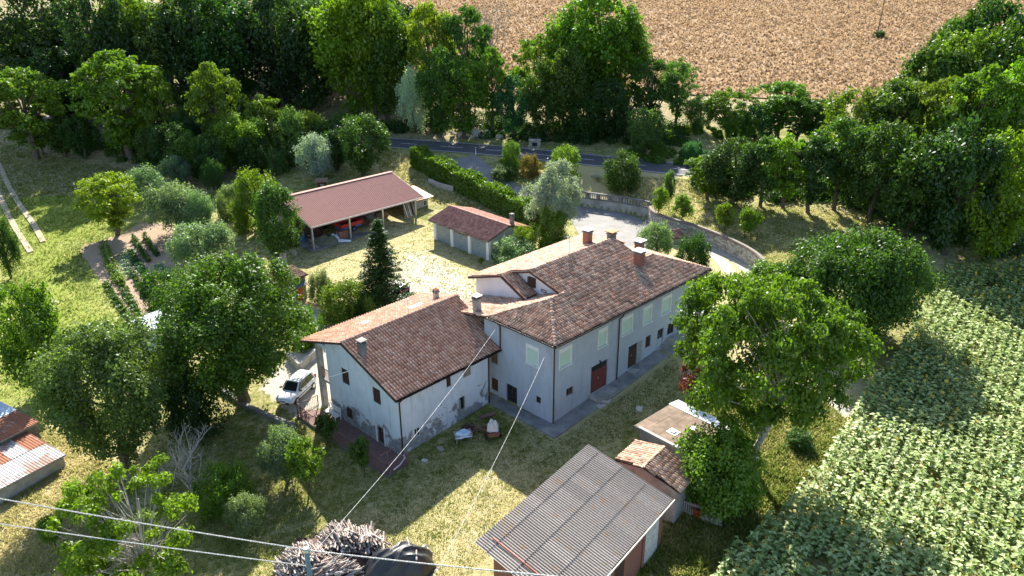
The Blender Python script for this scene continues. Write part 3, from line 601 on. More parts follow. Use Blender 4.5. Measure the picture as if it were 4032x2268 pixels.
glazed_window(fl_, H, 1.42, 2.22, 1.83, 2.5, (2, 1)); glazed_window(fl_, H, 14.42, 15.4, 2.25, 3.3, (2, 2), WOOD_D); shutter_pair(fl_, H, 11.28, 12.05, 2.17, 3.25, WOOD_D)
glazed_window(lw, H, 1.27, 1.76, 1.28, 1.84, (2, 1), WOOD_D)
shutter_pair(lw, H, 5.85, 6.6, 2.85, 4.0, WOOD_M, -.02); shutter_pair(lw, H, 5.85, 6.6, .4, 1.5, WOOD_D, -.06)
# doors
def plank_door(wf, parent, a0, a1, z0, z1, mat, leaves=2, glass=0., name='door', k=-.1):
    d = wf.box(MB(), a0+.01, a1-.01, z0, z1, k-.05, k-.04).build(name, WOOD_D, parent); W = (a1-a0-.02)/leaves
    for i in range(leaves):
        x0 = a0+.01+i*W; b = MB(); n = max(3, int(W/.18)); pw = (W-.02)/n; zt = z1-glass
        for j in range(n): wf.box(b, x0+.01+j*pw, x0+.01+(j+.93)*pw, z0+.02, zt-.04, k-.04, k)
        b.build('door_leaf', mat, d)
        if glass:
            g = MB()
            for j in range(3): wf.box(g, x0+.05+j*W/3, x0+(j+1)*W/3, zt, z1-.1, k-.04, k-.03)
            g.build('fanlight', GLASS, d)
    wf.box(MB(), (a0+a1)/2-.1, (a0+a1)/2-.06, z0+1, z0+1.2, k, k+.05).build('handle', METAL, d); return d
plank_door(fl_, H, 4.28, 6.36, .78, 3.2, RUSTRED, 2, .55); plank_door(fl_, H, 8.97, 10.2, 1.12, 3.2, WOOD_D, 2, .5); fl_.box(MB(), 10.2, 10.78, 1.12, 3.2, -.16, -.02).build('folded_shutter', plain('grey_door_paint', (.3,.32,.34), .7), H)
d3 = plank_door(fl_, H, 12.96, 13.86, 1.5, 3.27, plain('aluminium_door', (.45,.5,.52), .4), 1, .9)
gd = glazed_window(lw, H, 3.76, 4.92, -.03, 1.64, (2, 3), WOOD_D, 'glazed_door')
b = MB(); fl_.box(b, 5.2, 5.26, 3.4, 3.45, 0, .15); fl_.box(b, 5.17, 5.29, 3.3, 3.4, .08, .2); b.build('wall_lamp', BLACK, H)
# step and platform
MB().box(4.1, 6.6, -1.0, -.002, .3, .78).build('door_step', CONC, H)
MB().box(8.8, 10.9, -.7, -.002, .6, 1.1).build('door_step', CONC, H)
pl_ = MB().box(14.3, 18.3, -1.5, -.002, .9, 2.08).build('entrance_platform', CONC, H)
for i in range(4): MB().box(14.3-.32*(i+1), 14.3-.32*i-.003, -1.35, -.002, .9, 1.88-.22*i).build('step', CONC, H)
# apron of concrete round the foot
for x0, x1, z in ((-1.25,4.05,.06),(4.05,8.7,.42),(8.7,12.9,.82)):
    MB().slab([(x0,-1.25,gz1(*(HW@[x0,-1.25,0,1])[:2])+.09),(x1,-1.25,gz1(*(HW@[x1,-1.25,0,1])[:2])+.09),(x1,-.002,gz1(*(HW@[x1,-.3,0,1])[:2])+.14),(x0,-.002,gz1(*(HW@[x0,-.3,0,1])[:2])+.14)], .25).build('concrete_apron', APRON, H)
MB().slab([(-1.25,-.004,.12),(-.003,-.004,.14),(-.003,6.4,.05),(-1.25,6.4,.0)], .3).build('concrete_apron', APRON, H)
# roofs
E1 = 6.85; rp = lambda t: E1+.28*(t+.35)
right = [(-.35,-.35,E1),(20.,-.35,E1),(16.8,3.75,rp(3.75)),(15.55,3.75,rp(3.75)),(15.55,7.15,rp(7.15)),(4.9,7.15,rp(7.15)),(4.9,3.65,rp(3.65)),(3.6,3.65,rp(3.65))]
hipF = [(-.35,-.35,E1),(3.6,3.65,rp(3.65)),(-.35,6.5,E1)]
c1 = [(3.6,3.65,7.97),(-.35,6.5,6.87),(5.3,6.5,6.87),(5.3,3.65,7.97)]
c2 = [(-.35,6.5,6.87),(.0,10.2,5.98),(.0,12.55,5.42),(5.3,12.55,5.42),(5.3,6.5,6.87)]
strip = [(3.75,6.6,7.02),(5.25,6.6,7.02),(5.25,9.3,8.3),(3.75,9.3,8.3)]
ZR = rp(7.15); lp = lambda t: ZR-.3*(t-7.15)
left = [(4.9,7.15,ZR),(15.55,7.15,ZR),(18.4,12.9,lp(12.9)),(3.45,12.9,lp(12.9)),(3.75,9.3,lp(9.3)),(4.9,9.3,lp(9.3))]
hipR = [(20.,-.35,E1),(20.,7.9,E1),(16.8,3.75,rp(3.75))]
c3 = [(16.8,3.75,rp(3.75)),(20.,7.9,E1),(15.55,7.9,E1),(15.55,3.75,rp(3.75))]
hipB = [(15.55,7.15,ZR),(18.4,7.9,7.6),(18.4,12.9,lp(12.9))]
allp = [right, hipF, c1, c2, strip, left, hipR, c3, hipB]
rb_ = MB()
for p in allp: rb_.slab(p, .14)
rb_.build('roof', UNDER, H)
tile_roof(H, allp, tile_geo(.18, .45, .11), TILE_M, .235, .37, HW)
for a, b in (((-.35,-.35,E1),(3.6,3.65,7.99)),((3.6,3.65,8.0),(4.9,3.65,8.0)),((-.35,6.5,E1+.02),(3.6,3.65,7.99)),((4.95,7.15,ZR),(15.5,7.15,ZR)),((16.8,3.75,8.0),(15.6,3.75,8.0)),((20,-.35,E1),(16.8,3.75,8.0)),((20,7.9,E1),(16.8,3.75,8.))): ridge_caps(H, a, b, TILE_M)
# gable walls above the low roof
g = MB(); g.add([(5.32,3.3,7.3),(5.32,9.4,6.0),(5.32,9.4,8.1),(5.32,7.15,ZR-.15),(5.32,3.3,rp(3.3)-.15)], [(0,1,2,3,4)]); g.build('gable_wall', ST_W, H)
g = MB(); g.add([(4.05,6.75,6.0),(4.05,12.6,5.),(4.05,12.6,lp(12.6)-.14),(4.05,9.3,8.16),(4.05,6.75,6.95)], [(0,1,2,3,4)]); g.build('gable_wall', ST_W, H)
gw = WF((5.32, 0, 0), (0, 1), (-1, 0))
def wallhit(u, v, s0):      # where the view through a photo point meets the wall plane x = s0
    d = ray(u, v); i_ = np.linalg.inv(HW); o = (i_@np.r_[CAM, 1])[:3]; dd = i_[:3, :3]@d; t = (s0-o[0])/dd[0]; q = o+dd*t; return q[1], q[2]
def r4v(a, b): return (1800+a/1.6383)/K, (850+b/1.6383)/K
q1 = wallhit(*r4v(462, 387), 5.32); q2 = wallhit(*r4v(508, 465), 5.32); shutter_pair(WF((5.15, 0, 0), (0, 1), (-1, 0)), H, min(q1[0], q2[0]), max(q1[0], q2[0]), q2[1], q1[1], WOOD_D, .0)
q1 = wallhit(*r4v(543, 470), 5.32); q2 = wallhit(*r4v(577, 500), 5.32); wv = WF((5.2, 0, 0), (0, 1), (-1, 0)); glazed_window(wv, H, min(q1[0], q2[0]), max(q1[0], q2[0]), min(q2[1], q1[1]), max(q1[1], q2[1]), (1, 1), WOOD_D)
# rake boards, gutters, downpipes
b = MB()
for a, c in (((4.88,3.7,7.87),(4.88,7.15,ZR-.08)),((4.88,7.15,ZR-.08),(4.88,9.3,8.22)),((3.72,9.3,8.22),(3.72,6.6,6.94)),((3.72,9.3,8.22),(3.42,12.9,lp(12.9)-.08)),((-.36,6.5,6.78),(-.02,10.2,5.9)),((-.02,10.2,5.9),(-.02,12.5,5.33)),((15.58,3.75,7.9),(15.58,7.15,ZR-.08))): MB().beam(a, c, .05, .16).build('rake_board', WOOD_D, H)
b = MB(); b.tube([(-.45,-.45,E1-.05),(20.05,-.45,E1-.05)], .07, 6); b.tube([(-.45,-.45,E1-.05),(-.45,6.5,E1-.05)], .07, 6); b.build('gutter', PIPE, H)
for pts in ([(-.05,-.4,E1-.1),(-.06,-.06,6.45),(-.06,-.06,.05)],[(7.55,-.43,E1-.1),(7.5,-.3,6.5),(7.45,-.09,6.25),(7.45,-.09,.7)],[(18.0,-.42,E1-.1),(18.04,-.08,6.3),(18.04,-.08,2.05)],[(-.42,5.45,E1-.1),(-.08,5.47,6.4),(-.08,5.47,4.45)]): MB().tube(pts, .055, 6).build('downpipe', PIPE, H)
for a, c in (((-.36,-.37,E1+.03),(20.,-.37,E1+.03)),((-.37,-.36,E1+.03),(-.37,6.5,E1+.03))): MB().beam(a, c, .03, .13).build('eaves_board', UNDER, H)  # dark strips added to stop light leaking out under the eave tiles
# chimneys
chimney(H, 13.9, 8.64, 8.2, 9.95, .62, BRICK, WHITE); chimney(H, 16.0, 7.6, 8.2, 9.5, .6, CONC_D, plain('rusty_cap', (.45,.27,.12), .8), label='chimney with a dark stack and rusty cap')
chimney(H, 16.1, 4.6, 7.6, 9.35, .62, BRICK, WHITE); chimney(H, 14.2, 3.2, 7.4, 9.3, .66, BRICK, WHITE)
chimney(H, .55, 8.7, 6., 7.75, .5, CONC, WHITE, 3, .08, label='slender grey concrete chimney with stacked rings')
q = HW@[9.7, 7.15, ZR+.05, 1]; antenna(q[0], q[1], q[2], 1.75, 'thin metal television antenna on the ridge of the grey farmhouse', .3)
# ---------------- lower white house ----------------
E0 = (-7.887, 45.269, 0.); YL = .8127
L = thing('rendered_house', 'lower white rendered house with peeling plaster and red-brown tile roof', 'house', E0, YL); LW = fz(E0, YL)
la = WF((0, 0, 0), (1, 0), (0, -1)); lb = WF((0, 0, 0), (0, 1), (-1, 0))
w = MB(); wall_holes(w, (0, 0, 0), (1, 0), 8.85, -1.2, 4.34, [(1.27,1.85,.36,1.12),(4.48,4.92,3.17,4.24),(6.15,6.92,3.24,4.3),(5.73,6.26,.57,1.74)], .17, 0, (0, -1)); w.build('wall', ST_LG, L)
ghol = [(5.69,6.6,2.95,4.22),(1.96,2.86,2.86,4.1),(5.7,6.5,0.,.92),(1.92,2.69,-.5,.9)]
w = MB(); wall_holes(w, (0, 0, 0), (0, 1), 8.45, -1.2, 4.5, ghol, .17, 0, (-1, 0))
ze = 4.38; lr = lambda t: ze+.385*(t+.3); ZL = lr(5.7); lk = lambda t: ZL-.31*(t-5.7)
w.add([(0,0,4.5),(0,8.45,4.5),(0,8.45,lk(8.45)-.13),(0,5.7,ZL-.13),(0,.0,4.5)][:4], [(0,1,2,3)]); w.build('wall', ST_L, L)
w = MB(); w.quad((8.85,0,-.6),(8.85,6,-.6),(8.85,6,5.2),(8.85,0,4.34)); w.quad((0,8.45,-1),(11,8.45,-1),(11,8.45,lk(8.45)-.15),(0,8.45,lk(8.45)-.15)); w.build('wall', ST_L, L)
glazed_window(la, L, 1.27, 1.85, .36, 1.12, (2, 1), plain('pale_frame', (.6,.6,.58), .7)); shutter_pair(la, L, 4.48, 4.92, 3.17, 4.24, WOOD_D, -.03)
shutter_pair(la, L, 6.15, 6.92, 3.24, 4.3, WOOD_G, .0); o = glazed_window(la, L, 5.73, 6.26, .57, 1.74, (1, 1), WOOD_G)
b = MB(); b.obox((5.55, -.2, 1.15), (.13, .2, 0), (.012, -.008, 0), (0, 0, .6)); b.build('open_shutter', WOOD_G, L)
shutter_pair(lb, L, 5.69, 6.6, 2.95, 4.22, WOOD_D, -.05); shutter_pair(lb, L, 1.96, 2.86, 2.86, 4.1, WOOD_D, -.05); shutter_pair(lb, L, 5.7, 6.5, 0., .92, WOOD_D, -.05)
plank_door(lb, L, 1.92, 2.69, -.5, .9, WOOD_D, 2, .5); wb = MB(); lb.box(wb, 2.69, 2.85, -.5, 1.0, 0, .03); lb.box(wb, 1.76, 1.92, -.5, 1.0, 0, .03); wb.build('door_frame', ST_W, L)
front_ = [(-.38,-.32,ze),(10.45,-.32,ze),(11.0,5.7,ZL),(-.38,5.7,ZL)]; back_ = [(-.38,5.7,ZL),(11.,5.7,ZL),(11.6,11.2,lk(11.2)),(-.38,11.2,lk(11.2))]
b = MB(); b.slab(front_, .14); b.slab(back_, .14); b.build('roof', UNDER, L)
tile_roof(L, [front_, back_], pan_geo(.25, .37, .1), TILE_L, .255, .345, LW, jit=.004); ridge_caps(L, (-.36,5.7,ZL), (11,5.7,ZL), TILE_L)
b = MB()
for a, c in (((-.4,-.32,ze-.08),(-.4,5.7,ZL-.08)),((-.4,5.7,ZL-.08),(-.4,11.2,lk(11.2)-.08))): MB().beam(a, c, .05, .15).build('rake_board', WOOD_D, L); MB().tube([(-.4,-.42,ze-.05),(10.45,-.42,ze-.05)], .065, 6).build('gutter', PIPE, L)
MB().tube([(.1,-.4,ze-.1),(.08,-.07,3.9),(.08,-.07,-.4)], .05, 6).build('downpipe', PIPE, L); MB().tube([(8.75,-.4,ze-.1),(8.75,-.07,3.9),(8.75,-.07,.0)], .055, 6).build('downpipe', PIPE, L)
MB().tube([(.1,-.1,-.35),(-.1,-.5,-.3),(-.9,-.9,-.3),(-1.5,-1.0,-.32)], .05, 6).build('drain_pipe', WHITE, L)
MB().beam((-.38,-.345,ze+.03),(10.45,-.345,ze+.03),.03,.13).build('eaves_board', UNDER, L)  # added strip, closes the lit gap below the first tile row
chimney(L, .3, 4.1, 5.6, 7.25, .5, CONC_D, CONC, 1, .05, label='dark grey chimney near the gable end'); chimney(L, 10.1, 7.3, 5.6, 7.1, .36, CONC, ORANGE, 1, .0, label='thin grey chimney with an orange pot')
MB().box(3.4, 4.0, 8.2, 8.6, lk(8.4), lk(8.4)+.16).build('skylight', WHITE, L); MB().box(7.2, 8.6, 7.0, 7.5, lk(7.25)+.02, lk(7.25)+.13).build('skylight', WHITE, L)
q = LW@[5.9, 5.7, ZL+.05, 1]; antenna(q[0], q[1], q[2], 1.3, 'small television antenna on the ridge of the white house', .9, False)
MB().tube([(0,5.45,4.35),(-1.3,6.4,3.95)], .03, 6).build('flag_rod', WHITE, L)
# loggia at the back corner: post, beam, balcony with rail
MB().box(.05,.45,9.6,10.0,-.5,lk(9.8)-.15).build('loggia_post', CONC, L); MB().box(.05,.4,8.45,9.6,lk(9.6)-.5,lk(9.6)-.2).build('loggia_beam', ST_L, L)
MB().box(0.02,9,8.46,10.0,2.0,2.2).build('balcony_slab', CONC, L)
rl = MB().box(.1,.14,8.5,9.6,3.05,3.1).build('balcony_rail', RAILM, L)
for i in range(8): MB().box(.1,.13,8.55+i*.14,8.58+i*.14,2.2,3.05).build('rail_bar', RAILM, rl)
# terrace slab and its railing
T = thing('terrace', 'raised red tiled terrace along the peeling gable of the white house', 'terrace', E0, YL)
MB().box(-2.15,-.004,-1.05,10.2,-1.6,-.52).build('terrace_base', CONC_D, T); 
for j in range(14):
    for i in range(3): MB().box(-2.1+i*.7,-1.41+i*.7-.012 if i < 2 else -.006,-1.0+j*.8,-.212+j*.8-.0,-.516,-.5).build('paving_tile', TERR, T)
RL = thing('terrace_railing', 'rusty brown iron railing around the terrace of the white house', 'railing', E0, YL)
def rail(pts, pitch=.13, h=.95, z=-.5):
    for a, c in zip(pts[:-1], pts[1:]):
        a = np.array(a, float); c = np.array(c, float); D = np.linalg.norm(c-a); d = (c-a)/D
        for zz in (.1, h): MB().beam((*a, z+zz), (*c, z+zz), .045, .035).build('rail', RAILM, RL)
        n = int(D/pitch); me = None
        for i in range(n+1):
            p = a+d*i*D/n; post = i % 14 == 0 or i == n
            MB().box(p[0]-(.03 if post else .009), p[0]+(.03 if post else .009), p[1]-(.03 if post else .009), p[1]+(.03 if post else .009), z, z+h+(.05 if post else -.01)).build('railing_post' if post else 'baluster', RAILM, RL)
rail([(-.15,-.98),(-2.05,-.98),(-2.05,10.1),(-.2,10.1)], .15)
bn = thing('garden_bench', 'white slatted bench against the peeling gable wall on the terrace', 'bench', tuple((LW@[-.45,7.8,-.5,1])[:3]), YL)
for i in range(4): MB().box(-.22+i*.13,-.12+i*.13,-.8,.8,.42,.45).build('seat_slat', WHITE, bn)
for i in range(4): MB().box(.3,.33,-.8,.8,.52+i*.13,.61+i*.13).build('back_slat', WHITE, bn)
for y in (-.7,.7):
    for x in (-.2,.28): MB().box(x-.03,x+.03,y-.03,y+.03,0,.42 if x < 0 else .98).build('leg', WHITE, bn)
# ---------------- garages ----------------
GR = np.array([-2.6,81.8]); GL = np.array([-9.5,89.1]); gd_ = (GR-GL)/np.linalg.norm(GR-GL); GYAW = math.atan2(gd_[1], gd_[0]); GLn = np.linalg.norm(GR-GL)
G = thing('garage_block', 'low building of three grey garage doors under a purplish tile roof', 'garage', (*GL, 0), GYAW); GW = fz((*GL, 0), GYAW)
gwf = WF((0,0,0),(1,0),(0,-1)); pw_ = .42; bw = (GLn-4*pw_)/3
for i in range(4): MB().box(i*(bw+pw_), i*(bw+pw_)+pw_, -.06, .3, -.4, 2.72).build('pillar', WHITE if i else ST_W, G)
for i in range(3):
    a0 = pw_+i*(bw+pw_); top = 2.65; dz = 2.05 if i == 1 else 2.65
    d = MB().box(a0+.03, a0+bw-.03, .12, .16, .14, dz).build('garage_door', GREYD, G)
    for k in range(2): MB().box(a0+.03+k*bw/2, a0+.03+(k+1)*bw/2-.05, .10, .12, .2, dz-.08 if i != 2 else dz-.5).build('door_panel', GREYD, d)
    MB().box(a0+bw/2-.04, a0+bw/2+.04, .07, .1, 1.15, 1.35).build('handle', METAL, d)
    for z in (.5, 1.75): MB().box(a0+bw/2-.05, a0+bw/2+.05, .085, .099, z, z+.1).build('vent_hole', BLACK, d)
    if i == 1:
        f = MB().box(a0+.03, a0+bw-.03, .13, .15, 2.05, 2.65).build('fanlight', GLASS, G)
        for k in range(9): MB().box(a0+.06+k*(bw-.1)/8, a0+.1+k*(bw-.1)/8, .1, .13, 2.07, 2.65).build('glazing_bar', METAL, f)
MB().box(pw_, GLn-pw_, -.05, .3, -.3, .13).build('threshold', CONC, G)
GDp = 5.9
w = MB(); w.quad((GLn-.003,.3,-.4),(GLn-.003,GDp,-.4),(GLn-.003,GDp,2.7),(GLn-.003,.3,2.7)); w.add([(GLn-.003,0,2.7),(GLn-.003,GDp,2.7),(GLn-.003,GDp/2,3.55)], [(0,1,2)]); w.quad((.003,GDp,-.4),(.003,.3,-.4),(.003,.3,2.7),(.003,GDp,2.7)); w.add([(.003,GDp,2.7),(.003,0,2.7),(.003,GDp/2,3.55)], [(0,1,2)])
w.quad((GLn,GDp,-.4),(0,GDp,-.4),(0,GDp,2.7),(GLn,GDp,2.7)); w.build('wall', ST_G, G)
gf = [(-.45,-.5,2.72),(GLn+.4,-.5,2.72),(GLn+.4,2.95,3.78),(-.45,2.95,3.78)]; gb = [(-.45,2.95,3.78),(GLn+.4,2.95,3.78),(GLn+.4,6.4,2.72),(-.45,6.4,2.72)]
b = MB(); b.slab(gf, .12); b.slab(gb, .12); b.build('roof', UNDER, G); tile_roof(G, [gf, gb], pan_geo(.23, .4, .08), TILE_G, .235, .36, GW, jit=.003); ridge_caps(G, (-.45,2.95,3.78), (GLn+.4,2.95,3.78), TILE_G, .22)
MB().beam((GLn+.41,-.5,2.64),(GLn+.41,2.95,3.7),.04,.12).build('rake_board', WOOD_D, G); MB().tube([(-.45,-.58,2.66),(GLn+.4,-.58,2.66)],.05,6).build('gutter', PIPE, G)
chimney(G, GLn-.6, 4.2, 3.2, 4.75, .4, CONC_D, CONC, 2, .04)
# ---------------- open barn ----------------
BA = atz(1221.8/K, 895/K, 3.2)[:2]; BB = atz(1668.6/K, 775/K, 3.2)[:2]; bd = (BB-BA); BLn = np.linalg.norm(bd); bd /= BLn; BYAW = math.atan2(bd[1], bd[0])
B = thing('open_barn', 'open-fronted barn with a red-brown ribbed metal roof on slim posts', 'barn', (*BA, 0), BYAW); BW = fz((*BA, 0), BYAW)
ib = np.linalg.inv(BW)
def bxz(u, v, z): return (ib@np.r_[atz(u, v, z), 1])[:2]
for z_ in (4.5,4.8,5.1,5.4): pass
rz_ = 5.35; r0 = (ib@np.r_[atz(1127/K, 773/K, rz_), 1])[:2]; r1 = (ib@np.r_[atz(1555.7/K, 676/K, rz_), 1])[:2]; rt_ = (r0[1]+r1[1])/2
rx0, rx1 = 0.0, BLn
sh_n = 18; sw = BLn/sh_n
def ribbed(x0, x1, y0, z0, y1, z1, ribs, mat, name, parent):
    b = MB(); n = ribs*4; 
    prof = [0, 1, 1, 0]; V = []
    for i in range(n+1): V.append((x0+(x1-x0)*i/n, prof[i % 4]*.07))
    vs = [(x, y0, z0+h) for x, h in V]+[(x, y1, z1+h) for x, h in V]; N = len(V)
    b.add(vs, [(i, i+1, N+i+1, N+i) for i in range(N-1)]); b.quad((x0,y0,z0-.02),(x0,y1,z1-.02),(x1,y1,z1-.02),(x1,y0,z0-.02)); return b.build(name, mat, parent)
for i in range(sh_n): ribbed(i*sw, (i+1)*sw-.008, 0, 3.22, rt_, rz_, 4, REDTIN, 'roof_sheet', B)
for i in range(sh_n): ribbed(i*sw, (i+1)*sw-.008, rt_+.02, rz_, rt_+4.2, 4.05, 4, BLUETIN if i < 13 else REDTIN, 'roof_sheet', B)
MB().obox((BLn/2, rt_+.05, rz_+.07), (BLn/2, 0, 0), (0, .3, 0), (0, 0, .025)).build('ridge_flashing', REDTIN, B)
MB().beam((0,-.03,3.12),(BLn,-.03,3.12),.1,.2).build('gutter', plain('pale_gutter', (.55,.45,.4), .5), B)
for x_ in (-.03, BLn+.03): MB().beam((x_,0,3.14),(x_,rt_,rz_-.08),.05,.15).build('rake_board', CONC, B)
for i, fx in enumerate((.35, 5.6, 10.6, 15.9)):
    MB().box(fx-.09, fx+.09, .25, .43, .3, 3.1).build('post', METAL if i else CONC, B)
    MB().box(fx-.1, fx+.1, rt_+3.9, rt_+4.1, .3, 4.0).build('post', CONC_D, B); MB().beam((fx,.3,3.05),(fx,rt_,rz_-.2),.12,.2).build('rafter', CONC_D, B); MB().beam((fx,rt_,rz_-.2),(fx,rt_+4.1,4.0),.12,.2).build('rafter', CONC_D, B)
MB().box(-.1, BLn-1, 0, rt_+4.2, -1.2, .3).build('floor_slab', CONC_D, B); w = MB(); w.quad((0,rt_+4.15,.3),(BLn,rt_+4.15,.3),(BLn,rt_+4.15,4.),(0,rt_+4.15,4.)); w.quad((BLn-.5,1.5,.3),(BLn-.5,rt_+4.15,.3),(BLn-.5,rt_+4.15,4.),(BLn-.5,1.5,3.5)); w.build('back_wall', CONC_D, B)
# lean-to at the right end
LT = thing('lean_to', 'small block-built lean-to with orange roof at the right end of the barn', 'lean-to', tuple((BW@[BLn+.25,2.2,0,1])[:3]), BYAW)
w = MB(); w.box(0,2.2,0,3.2,0,2.35); w.build('wall', CONC, LT); MB().slab([(-.2,-.6,2.35),(2.8,-.6,2.3),(2.8,3.6,3.0),(-.2,3.6,3.05)], .07).build('roof', plain('orange_sheet', (.55,.2,.12), .6, .25), LT); 
f = MB().box(1.3,2.0,-.04,-.003,1.1,1.9).build('window', WHITE, LT); MB().box(1.38,1.92,-.055,-.043,1.18,1.82).build('pane', GLASS, f)
# ---------------- big fibre-cement roofed shed, bottom right ----------------
def v2(s_): return np.array(s_, float)/K
sA = atz(*v2((2315,1749)), 3.6); sB = atz(*v2((1867,2138)), 3.6); sC = atz(*v2((2647.5,1967)), 2.75)   # far-left, near-left, far-right
ax_ = (sB-sA)[:2]; SL = np.linalg.norm(ax_); ax_ /= SL; SYAW = math.atan2(ax_[1], ax_[0])
S = thing('long_shed', 'long brick shed with a grey corrugated fibre-cement roof in the foreground', 'shed', (sA[0], sA[1], 0), SYAW); SW = fz((sA[0], sA[1], 0), SYAW); iS = np.linalg.inv(SW)
cc = (iS@np.r_[sC, 1]); SWd = abs(cc[1]); sg = 1 if cc[1] > 0 else -1; skew = cc[0]/SWd
zf = lambda y: 3.6-(3.6-2.75)*abs(y)/SWd
def corr_sheet(x0, x1, y0, y1, waves, mat, name, parent, zfun, lift, amp=.036, skewk=0.):
    n = waves*6; xs = np.linspace(x0, x1, n+1); z = amp*np.cos(np.arange(n+1)/6*2*math.pi); b = MB()
    vs = [(x+abs(y0)*skewk, y0, zfun(y0)+lift+h) for x, h in zip(xs, z)]+[(x+abs(y1)*skewk, y1, zfun(y1)+lift*.0+h) for x, h in zip(xs, z)]; N = n+1
    f = [(i, i+1, N+i+1, N+i) for i in range(n)]
    if (y1-y0) < 0: f = [q[::-1] for q in f]
    b.add(vs, f); vs2 = [(v[0], v[1], v[2]-.012) for v in vs[:N]]; b.add(vs[:N]+vs2, [(i, N+i, N+i+1, i+1) for i in range(n)]); return b.build(name, mat, parent, smooth=False)
rows = [0, .9, 2.7, 4.5, SWd+.02]; ns = 13; wd_ = SL/ns
for j in range(4):
    for i in range(ns): corr_sheet(i*wd_, (i+1)*wd_-.006, sg*rows[j+1], sg*(rows[j]-.08 if j else rows[j]), 5, ETERNIT, 'roof_sheet', S, zf, .035, .032, skew)
def SP(x, y, z): return (x+abs(y)*skew, sg*y, z)
b = MB()
for y in (1.0, 2.6, 4.4, SWd-.5): b.beam(SP(.1, y, zf(y)-.12), SP(SL-.1, y, zf(y)-.12), .1, .12)
b.build('purlin', WOOD_D, S)
zb = -1.2; w = MB()
w.quad(SP(.4,.8,zb),SP(SL-.7,.8,zb),SP(SL-.7,.8,zf(.8)-.07),SP(.4,.8,zf(.8)-.07)); w.quad(SP(SL-.7,.8,zb),SP(SL-.7,SWd-.35,zb),SP(SL-.7,SWd-.35,zf(SWd-.35)-.07),SP(SL-.7,.8,zf(.8)-.07))
w.quad(SP(.4,.8,zb),SP(.4,SWd-.35,zb),SP(.4,SWd-.35,zf(SWd-.35)-.07),SP(.4,.8,zf(.8)-.07)); w.build('wall', BRICK, S)
# long right wall: brick piers with rendered panels, a dark opening and a white door
def rw(x0, x1, z0, z1, k0, k1, m, name): y = SWd-.35; b = MB(); p = [SP(x0,y+k0,z0),SP(x1,y+k0,z0),SP(x1,y+k1,z0),SP(x0,y+k1,z0),SP(x0,y+k0,z1),SP(x1,y+k0,z1),SP(x1,y+k1,z1),SP(x0,y+k1,z1)]; b.add(p, [(0,3,2,1),(4,5,6,7),(0,1,5,4),(1,2,6,5),(2,3,7,6),(3,0,4,7)]); return b.build(name, m, S)
zt = zf(SWd-.35)-.09; rw(.4, SL-.7, zb, zt, -.12, 0, BRICK, 'wall')
for x0, x1, m in ((.9,2.6,plain('whitewashed_render', (.55,.54,.5), .9, .3)),(3.0,4.7,BRICK),(5.1,6.1,ST_M),(7.8,9.4,ST_M)): rw(x0, x1, zb, zt-.35, .002, .03, m, 'render_panel')
rw(6.4, 7.5, zb, zt-.2, .002, .05, WHITE, 'door'); rw(5.0, 6.2, .6, zt-.25, .035, .06, WOOD_D, 'window')
for x in (2.75, 4.9, 6.25, 7.65, 9.6): rw(x-.13, x+.13, zb, zt-.02, .002, .09, BRICK, 'pier')
MB().tube([SP(-.1,SWd+.1,zf(SWd)-.05),SP(SL+.1,SWd+.1,zf(SWd)-.05)], .055, 6).build('gutter', plain('cream_gutter', (.6,.55,.45), .6), S)
MB().tube([SP(SL-.95,.55,zf(.55)+.09),SP(SL-1.0,SWd-.6,zf(SWd-.6)+.09)], .05, 6).build('ridge_pipe', plain('red_iron_pipe', (.3,.07,.05), .6), S)
# ---------------- small tiled hut next to it ----------------
r0_ = np.array([9.75,41.4]); r1_ = np.array([8.05,39.3]); dv = (r0_-r1_); hl_ = np.linalg.norm(dv); HY = math.atan2(dv[1], dv[0])
TH = thing('tiled_hut', 'small hut with an old two-sided tile roof beside the long shed', 'hut', (*r1_, 0), HY); THW = fz((*r1_, 0), HY)
lft = [(0,0,2.85),(hl_,0,2.85),(hl_+.1,2.05,2.45),(.1,2.05,2.45)]; rgt = [(hl_,0,2.85),(0,0,2.85),(.3,-2.5,1.95),(hl_+.1,-2.3,2.0)]
b = MB(); b.slab(lft, .1); b.slab(rgt, .1); b.build('roof', UNDER, TH); tile_roof(TH, [lft, rgt], tile_geo(.18, .44, .08), TILE_M, .205, .36, THW, jit=.012); ridge_caps(TH, (hl_,0,2.88), (0,0,2.88), TILE_M, .2)
w = MB(); w.add([(.2,1.9,-1),(.2,-2.3,-1),(.2,-2.3,1.95),(.2,0,2.73),(.2,1.9,2.4)], [(0,1,2,3,4)]); w.add([(hl_,-2.2,-1),(hl_,1.9,-1),(hl_,1.9,2.4),(hl_,0,2.73),(hl_,-2.2,1.95)], [(0,1,2,3,4)]); w.quad((.2,-2.3,-1),(hl_,-2.2,-1),(hl_,-2.2,1.95),(.2,-2.3,1.95)); w.quad((hl_,1.9,-1),(.2,1.9,-1),(.2,1.9,2.4),(hl_,1.9,2.4)); w.build('wall', CONC, TH)
